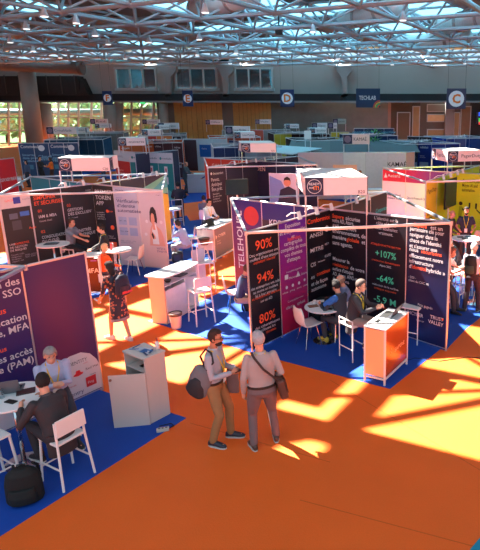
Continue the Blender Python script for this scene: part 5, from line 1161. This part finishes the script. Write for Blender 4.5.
# 1. man with the shoulder bag
P1 = at(219, 441.5); e1, ar, T4, HM = person(P1, -8, 'bearded man in light shirt and tan trousers holding a phone, shoulder bag on his back', 1.76, lean=2, hy=2, hp=6,
    feet=[(-.14, .14, 0), (.12, -.02, 0)], hands=[(-.09, .27, 1.12), (.09, .28, 1.14)], top=(170, 164, 172), sleeve='long', bottom=(156, 112, 70), shoes=(40, 42, 56), hair=(58, 34, 26), beard=True, glasses=True, lanyard=(226, 180, 60), near=True, skin=SKIN2, fat=1.02)
o = slab('smartphone', (0, 0, 0), 0, (.075, .15, .01), BLACK, 'black smartphone in the bearded man’s hand', 'phone'); o.parent = None; o.location = wpt(e1, ar[1][2]+Vector((-.04, .13, .03))); o.rotation_euler = (R(25), 0, e1.rotation_euler.z)
e = empty('shoulder_bag', e1.location, e1.rotation_euler.z, 'large grey and black shoulder bag hanging behind the bearded man', 'bag')
BG1 = mat((112, 106, 110), .7, 0, .1, 10, .2); BG2 = mat((44, 38, 42), .7, 0, .1)
Mb = Matrix.Translation((.11, -.15, 1.02)) @ Matrix.Scale(.84, 4) @ Matrix.Rotation(R(-24), 4, 'X') @ Matrix.Rotation(R(75), 4, 'Z')
MB().rings([(0, 0, -.27, .15, .06), (0, 0, -.22, .20, .09), (0, 0, 0, .22, .11), (0, 0, .18, .19, .085), (0, 0, .25, .12, .04)], 18, Mb).melt('bag_body', BG1, e, .012)
MB().rings([(-.0, -.035, -.29, .13, .06), (0, -.04, -.23, .19, .09), (0, -.04, -.06, .16, .10), (0, -.03, .06, .09, .09)], 18, Mb).melt('bag_front', BG2, e, .012)
MB().tube([Mb @ Vector((-.02, .02, .24)), (.15, -.11, 1.40), (.14, -.03, 1.50), (.15, .05, 1.46), (.20, .09, 1.34), (.23, .01, 1.24), Mb @ Vector((.06, .03, .23))], .016, 6).build('strap', BG2, e)
e = empty('folded_jacket', e1.location, e1.rotation_euler.z, 'dark grey jacket draped over the bearded man’s forearm', 'jacket')
Mj = Matrix.Translation((-.16, .20, .93)) @ Matrix.Scale(.82, 4); MB().rings([(0, 0, -.26, .05, .11), (0, 0, -.1, .06, .12), (0, 0, .10, .06, .11), (0, 0, .22, .055, .09), (0, 0, .27, .03, .06)], 14, Mj).melt('draped_cloth', mat((110, 96, 98), .8, 0, .15, 10, .4), e, .012)
# 2. grey-haired man from behind
P2 = at(265, 447); e2, ar2, T4, HM = person(P2, 112, 'grey-haired man seen from behind with a brown bag on a cross-body strap', 1.76, lean=3, hy=18, hp=4,
    feet=[(-.15, .02, 0), (.19, .12, 0)], hands=[(-.24, .06, .87), (.22, .16, .98)], elbow=[(-.5, -.8, -.2), (.4, -.9, -.2)], top=(170, 152, 148), sleeve='long', bottom=(116, 92, 92), shoes=(84, 56, 46), hair=(170, 164, 166), lanyard=(226, 180, 60), near=True, fat=1.2)
e = empty('messenger_bag', e2.location, e2.rotation_euler.z, 'brown messenger bag hanging at the grey-haired man’s right hip', 'bag')
BRN = mat((92, 56, 46), .5, 0, .15); Mb = Matrix.Translation((.26, -.02, .92)) @ Matrix.Rotation(R(-12), 4, 'Y')
MB().box(Mb.translation, (.11, .30, .30), Mb.to_3x3()).build('bag_body', BRN, e, bevel=.03)
MB().box(Mb @ Vector((.058, 0, .05)), (.012, .31, .22), Mb.to_3x3()).build('bag_flap', mat((76, 44, 38), .45, 0, .15), e, bevel=.004)
MB().tube([Mb @ Vector((0, -.13, .15)), (.17, -.155, 1.10), (0, -.165, 1.28), (-.10, -.12, 1.43), (-.125, -.01, 1.475), (-.10, .10, 1.42), (0, .15, 1.28), (.16, .14, 1.1), Mb @ Vector((0, .13, .15))], .016, 6).build('strap', mat((60, 38, 34), .6), e)
for s in (-1, 1): MB().box(Mb @ Vector((.066, s*.08, -.03)), (.008, .025, .05), Mb.to_3x3()).build('buckle', mat((190, 160, 110), .3, .8), e)
# 3. walking woman
fl = bpy.data.materials.new('floral'); fl.use_nodes = True; n_ = fl.node_tree.nodes; l_ = fl.node_tree.links; vo = n_.new('ShaderNodeTexVoronoi'); vo.inputs['Scale'].default_value = 16
tc = n_.new('ShaderNodeTexCoord'); l_.new(tc.outputs['Object'], vo.inputs['Vector']); cr = n_.new('ShaderNodeValToRGB'); cr.color_ramp.interpolation = 'CONSTANT'
cr.color_ramp.elements[0].color = lin((190, 110, 80))+(1,); cr.color_ramp.elements[1].position = .38; cr.color_ramp.elements[1].color = lin((40, 36, 56))+(1,)
l_.new(vo.outputs['Distance'], cr.inputs[0]); l_.new(cr.outputs[0], n_['Principled BSDF'].inputs['Base Color'])
P3 = at(122, 340); e3, ar3, T4, HM = person(P3, 150, 'long-haired woman in a dark flowered dress walking away with a rucksack', 1.72, lean=4, hy=35, hp=12, feet=[(-.08, .22, 0), (.08, -.16, 0)], hands=[(-.22, .26, .92), (.26, .10, .86)], sleeve='rolled', dress=True, patt=fl, shoes=(226, 214, 206), hair=(56, 38, 34), style='long', near=True)
MB().rings([(0, 0, -.46, .205, .155), (0, 0, -.40, .202, .152)], 20, T4).build('hem_band', mat((150, 140, 150), .7), e3)
o = slab('smartphone', wpt(e3, ar3[0][2]+Vector((0, .08, -.04))), .6, (.07, .15, .012), mat((236, 230, 228), .3), 'white phone in the walking woman’s left hand', 'phone'); o.rotation_euler = (R(40), 0, 1.9)
bp = backpack(wpt(e3, (.02, -.19, 1.04)), e3.rotation_euler.z+math.pi, 'dark rucksack with red trim on the walking woman’s back', mat((36, 38, 60), .7, 0, .2), .42, .32, .2, 0, mat((70, 44, 56), .7, 0, .6, 14))
MB().box((0, .135, .08), (.22, .01, .05)).build('red_trim', mat((200, 60, 60), .6), bp)
# 4/5. seated pair at left
P4 = Vector((-4.42, 7.08, 0))
e4, ar4, _, _ = person((P4.x-.02, P4.y+.10, 0), -50, 'grey-haired man in white shirt with clasped hands seated against the purple wall', 1.76, seat=.62, lean=16, hp=20, hy=-10, feet=[(-.10, .56, .08), (.10, .42, .22)], hands=[(-.03, .40, .98), (.05, .42, .98)], top=(176, 176, 204), bottom=(52, 50, 62), shoes=(24, 22, 26), hair=(150, 140, 136), lanyard=(226, 170, 60), near=True, fat=1.1)
bar_stool((P4.x-.02, P4.y+.10, 0), R(-50-90), 'white high chair under the grey-haired man by the purple wall', .62, .1)
person(cst+Vector((-.01, -.03, 0)), 148, 'dark-haired man in a black suit seen from behind on the white high chair', 1.74, seat=.57, lean=22, hp=8, hy=-30, feet=[(-.14, .30, .24), (.16, .22, .24)], hands=[(-.22, .40, 1.0), (.12, .42, 1.0)], top=(48, 40, 44), bottom=(40, 36, 42), shoes=(28, 22, 24), hair=(26, 20, 22), coat=.10, near=True, fat=1.08)
# 6.. left middle
OR_P = (Vector((-6.72, 13.75, 0)), None)
def sitter(u, v, zs, heading, label, **kw):
    p = at(u, v, zs+.05) if v else u; p.z = 0; r = person(p, heading, label, seat=zs, **kw)
    return r, p
r, p = sitter(71, 246.5, .74, -5, 'man in grey T-shirt and black trousers sitting at the tall table, arm stretched right', lean=8, hp=6, feet=[(-.1, .42, .2), (.12, .40, .2)], hands=[(-.05, .5, 1.10), (.16, .55, 1.02)], top=(134, 132, 142), sleeve='short', bottom=(40, 38, 44), hair=(70, 50, 40), elbow=[(-.5, -.4, -.8), (.5, -.2, -.8)])
bar_stool(p, R(-95), 'white bar stool under the man in the grey T-shirt', .74, .1)
r, p = sitter(107, 254, .74, 200, 'dark-haired man in a black jumper with yellow lanyard behind the orange-shirted person', lean=4, hp=6, top=(38, 36, 42), bottom=(36, 36, 44), hair=(40, 30, 28), lanyard=(226, 190, 50))
bar_stool(p, R(110), 'white bar stool under the man in the black jumper', .74, .1)
r, p = sitter(*OR_P, .47, 55, 'fair-haired person in a bright orange top seen from behind', lean=6, hp=6, h=1.62, top=(238, 96, 36), bottom=(60, 56, 70), hair=(226, 186, 140))
bar_stool(p, R(-35), 'white stool under the person in the orange top', .47, .1)
r, p = sitter(187, 246, .45, 165, 'man in pale blue shirt sitting with his hand to his face, behind the lilac advertisement', lean=22, hp=4, feet=[(-.1, .42, 0), (.12, .5, 0)], hands=[(-.04, .42, 1.02), (.12, .42, .62)], top=(186, 192, 226), bottom=(170, 160, 166), shoes=(226, 222, 222), hair=(66, 54, 50), fat=1.1)
person(at(181, 223), 110, 'man in a dark navy suit standing with his back to the camera by the aisle', 1.74, lean=6, hands=[(-.2, .3, 1.05), (.2, .25, 1.05)], top=(34, 34, 52), bottom=(30, 30, 44), hair=(30, 26, 30), coat=.12)
person(at(186.5, 193), -10, 'bald man in a grey suit at the counter at the end of the aisle', 1.82, lean=8, hp=10, hands=[(-.1, .4, 1.1), (.1, .42, 1.1)], top=(74, 80, 86), bottom=(70, 76, 84), hair=(150, 130, 120), style='bald', coat=.12)
person(at(211, 197), 170, 'person in a blue-grey top at the far counter beside the red wall', 1.72, hp=10, hands=[(-.1, .4, 1.05), (.1, .42, 1.05)], top=(90, 106, 150), bottom=(40, 44, 60), hair=(40, 34, 36))
person(at(177.5, 183), 20, 'dark-haired man in black standing in front of the white graffiti mark', 1.8, hands=[(-.1, .35, 1.2), (.1, .36, 1.2)], top=(40, 38, 46), bottom=(34, 34, 40), hair=(30, 26, 28))
person(at(163, 180), 0, 'person in dark clothes half hidden by the teal wall near the aisle', 1.75, top=(40, 44, 60), bottom=(34, 34, 44), hair=(36, 30, 30))
person(at(209.5, 247), -30, 'dark-haired man in a white shirt with yellow lanyard behind the grey counter', 1.74, lean=8, hp=12, hands=[(-.08, .42, 1.12), (.14, .44, 1.10)], top=(236, 236, 244), bottom=(60, 60, 72), hair=(44, 32, 30), lanyard=(226, 190, 60))
r, p = sitter(205, 217, .5, 100, 'dark-haired person in grey seated behind the white-shirted man', lean=2, top=(110, 104, 118), bottom=(60, 60, 70), hair=(50, 36, 36))
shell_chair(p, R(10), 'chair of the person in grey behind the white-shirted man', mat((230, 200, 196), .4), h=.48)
r, p = sitter(239.5, 300, .46, 20, 'bearded man in a navy jumper sitting beside the left end of the middle stand', lean=16, hp=14, top=(46, 56, 92), bottom=(176, 150, 130), hair=(96, 66, 50), beard=True, near=False, lanyard=(226, 150, 60))
# middle stand people
r, p = sitter(342, 321, .46, 135, 'person in a dark vest over blue sleeves with back turned, at the low round table', lean=12, hp=8, hands=[(-.2, .42, .80), (.1, .4, .80)], top=(52, 56, 66), bottom=(66, 64, 70), shoes=(200, 170, 60), hair=(34, 28, 30))
MB().tube([Vector((-.185, .0, .56+.47)), Vector((-.25, .2, .88))], [.072, .06], 10, cap='round').build('blue_sleeve', mat((50, 110, 190), .7), r[0])
r, p2 = sitter(349, 311, .46, 205, 'bald man in a blue-grey shirt leaning over the low round table', lean=14, hp=12, hands=[(-.14, .42, .80), (.12, .42, .80)], top=(120, 126, 156), bottom=(60, 60, 74), hair=(150, 110, 90), style='bald', skin=SKIN)
r5 = person((stS.x, stS.y, 0), -12, 'grey-haired man in a dark suit with yellow lanyard typing at the orange counter', 1.76, seat=.70, lean=10, hp=14, feet=[(-.12, .26, .26), (.12, .3, .26)], hands=[(-.02, .50, 1.08), (.14, .46, 1.08)], top=(52, 50, 56), bottom=(150, 126, 118), shoes=(80, 50, 40), hair=(84, 70, 66), coat=.14, lanyard=(230, 200, 50), glasses=True, near=True, vneck=(200, 190, 210), fat=1.06)
# right stand people
person(at(464, 262), 262, 'dark-haired man in a navy polo shirt with yellow lanyard facing us before the yellow wall', 1.78, hp=6, hands=[(-.2, .2, 1.05), (.2, .2, 1.05)], top=(36, 44, 66), sleeve='short', bottom=(36, 38, 50), hair=(30, 24, 24), lanyard=(226, 190, 50), beard=True, fat=1.12)
person(at(470.5, 312), 62, 'person with fair grey hair and black backpack seen from behind at the right edge', 1.70, hp=14, feet=[(-.16, .02, 0), (.14, .14, 0)], hands=[(-.2, .34, 1.02), (.2, .3, 1.02)], top=(206, 206, 222), bottom=(58, 44, 52), shoes=(60, 46, 44), hair=(214, 206, 196), near=True)
backpack(wpt(bpy.data.objects[[o.name for o in COL.objects if o.get('label', '').startswith('person with fair grey')][0]], (0, -.20, 1.02)), R(62-90+180), 'black and green backpack worn by the fair-haired person at the right edge', mat((34, 36, 38), .7, 0, .2), .44, .30, .2, 0, mat((60, 74, 60), .7, 0, .3))
r, p = sitter(459, 266, .72, 200, 'person with pale hair and teal lanyard leaning over at the right stand', lean=26, hp=16, top=(54, 50, 62), bottom=(44, 44, 54), hair=(222, 204, 186), lanyard=(50, 190, 200), hands=[(-.1, .42, 1.05), (.1, .44, 1.05)])
bar_stool(p, R(110), 'stool under the person with the teal lanyard', .72, .1)
r, p = sitter(441, 280, .72, -20, 'person in a light pinkish top reaching from behind the black text wall', lean=18, hp=10, top=(236, 200, 190), sleeve='short', bottom=(60, 56, 66), hair=(150, 80, 60), hands=[(-.1, .55, 1.12), (.1, .5, 1.08)])
bar_stool(p, R(-110), 'stool under the person in the pinkish top behind the black text wall', .72, .1)
r, p = sitter(448, 236, .72, -40, 'bald person sitting before the television, just past the black wall end', lean=10, top=(90, 70, 70), bottom=(50, 50, 60), hair=(170, 120, 100), style='bald')
bar_stool(p, R(-130), 'stool under the bald person before the television', .72, .1)
# background people
person(at(380.5, 196), 240, 'dark-haired person in yellow-green at the white stand counter', 1.76, top=(150, 140, 60), bottom=(50, 50, 54), hair=(44, 30, 28), hands=[(-.1, .35, 1.05), (.1, .35, 1.05)])
person(at(361, 203.5), 120, 'person in white with reddish hair in the white stand', 1.70, lean=8, top=(240, 238, 240), bottom=(90, 90, 100), hair=(190, 96, 60), hands=[(-.1, .38, 1.05), (.1, .38, 1.05)])
person(at(43, 185), -10, 'man in black clothes standing before the dark blue poster wall', 1.8, top=(30, 32, 36), bottom=(30, 30, 36), hair=(36, 28, 26), hands=[(-.1, .36, 1.2), (.1, .36, 1.15)])
person(at(54, 184.5), 190, 'long-haired woman in an orange jacket before the dark blue poster wall', 1.74, top=(232, 110, 30), bottom=(60, 50, 50), hair=(60, 44, 40), style='long', hands=[(-.1, .34, 1.2), (.1, .34, 1.15)])
person(at(20.5, 205), -30, 'person in a white shirt standing behind the teal wall at the left', 1.70, top=(220, 222, 226), bottom=(60, 60, 70), hair=(80, 60, 50))
person(at(30, 187), 250, 'young woman with long dark hair beside the white-shirted person at the left', 1.66, top=(60, 80, 110), bottom=(40, 44, 60), hair=(40, 32, 34), style='long')
person(at(17, 187), 200, 'person in brown leaning by the red wall at the left', 1.72, top=(110, 74, 56), bottom=(50, 46, 50), hair=(60, 44, 40))
person(at(398, 170), 180, 'person in dark clothes standing near the far lit doorway', 1.7, top=(30, 28, 32), bottom=(26, 26, 30), hair=(30, 24, 24))
person(at(254.5, 215), 250, 'person with brown hair in the violet centre back stand', 1.66, top=(50, 44, 60), bottom=(40, 40, 50), hair=(170, 110, 70))
person(at(106, 195), 200, 'person behind the beam between the first white sign box and the lilac advertisement', 1.70, top=(60, 70, 90), bottom=(40, 40, 50), hair=(50, 40, 40))
person(at(388, 226), 190, 'person with white hair and white top between the middle stand and the red-banded wall', 1.62, top=(222, 216, 236), bottom=(90, 90, 110), hair=(220, 214, 230))
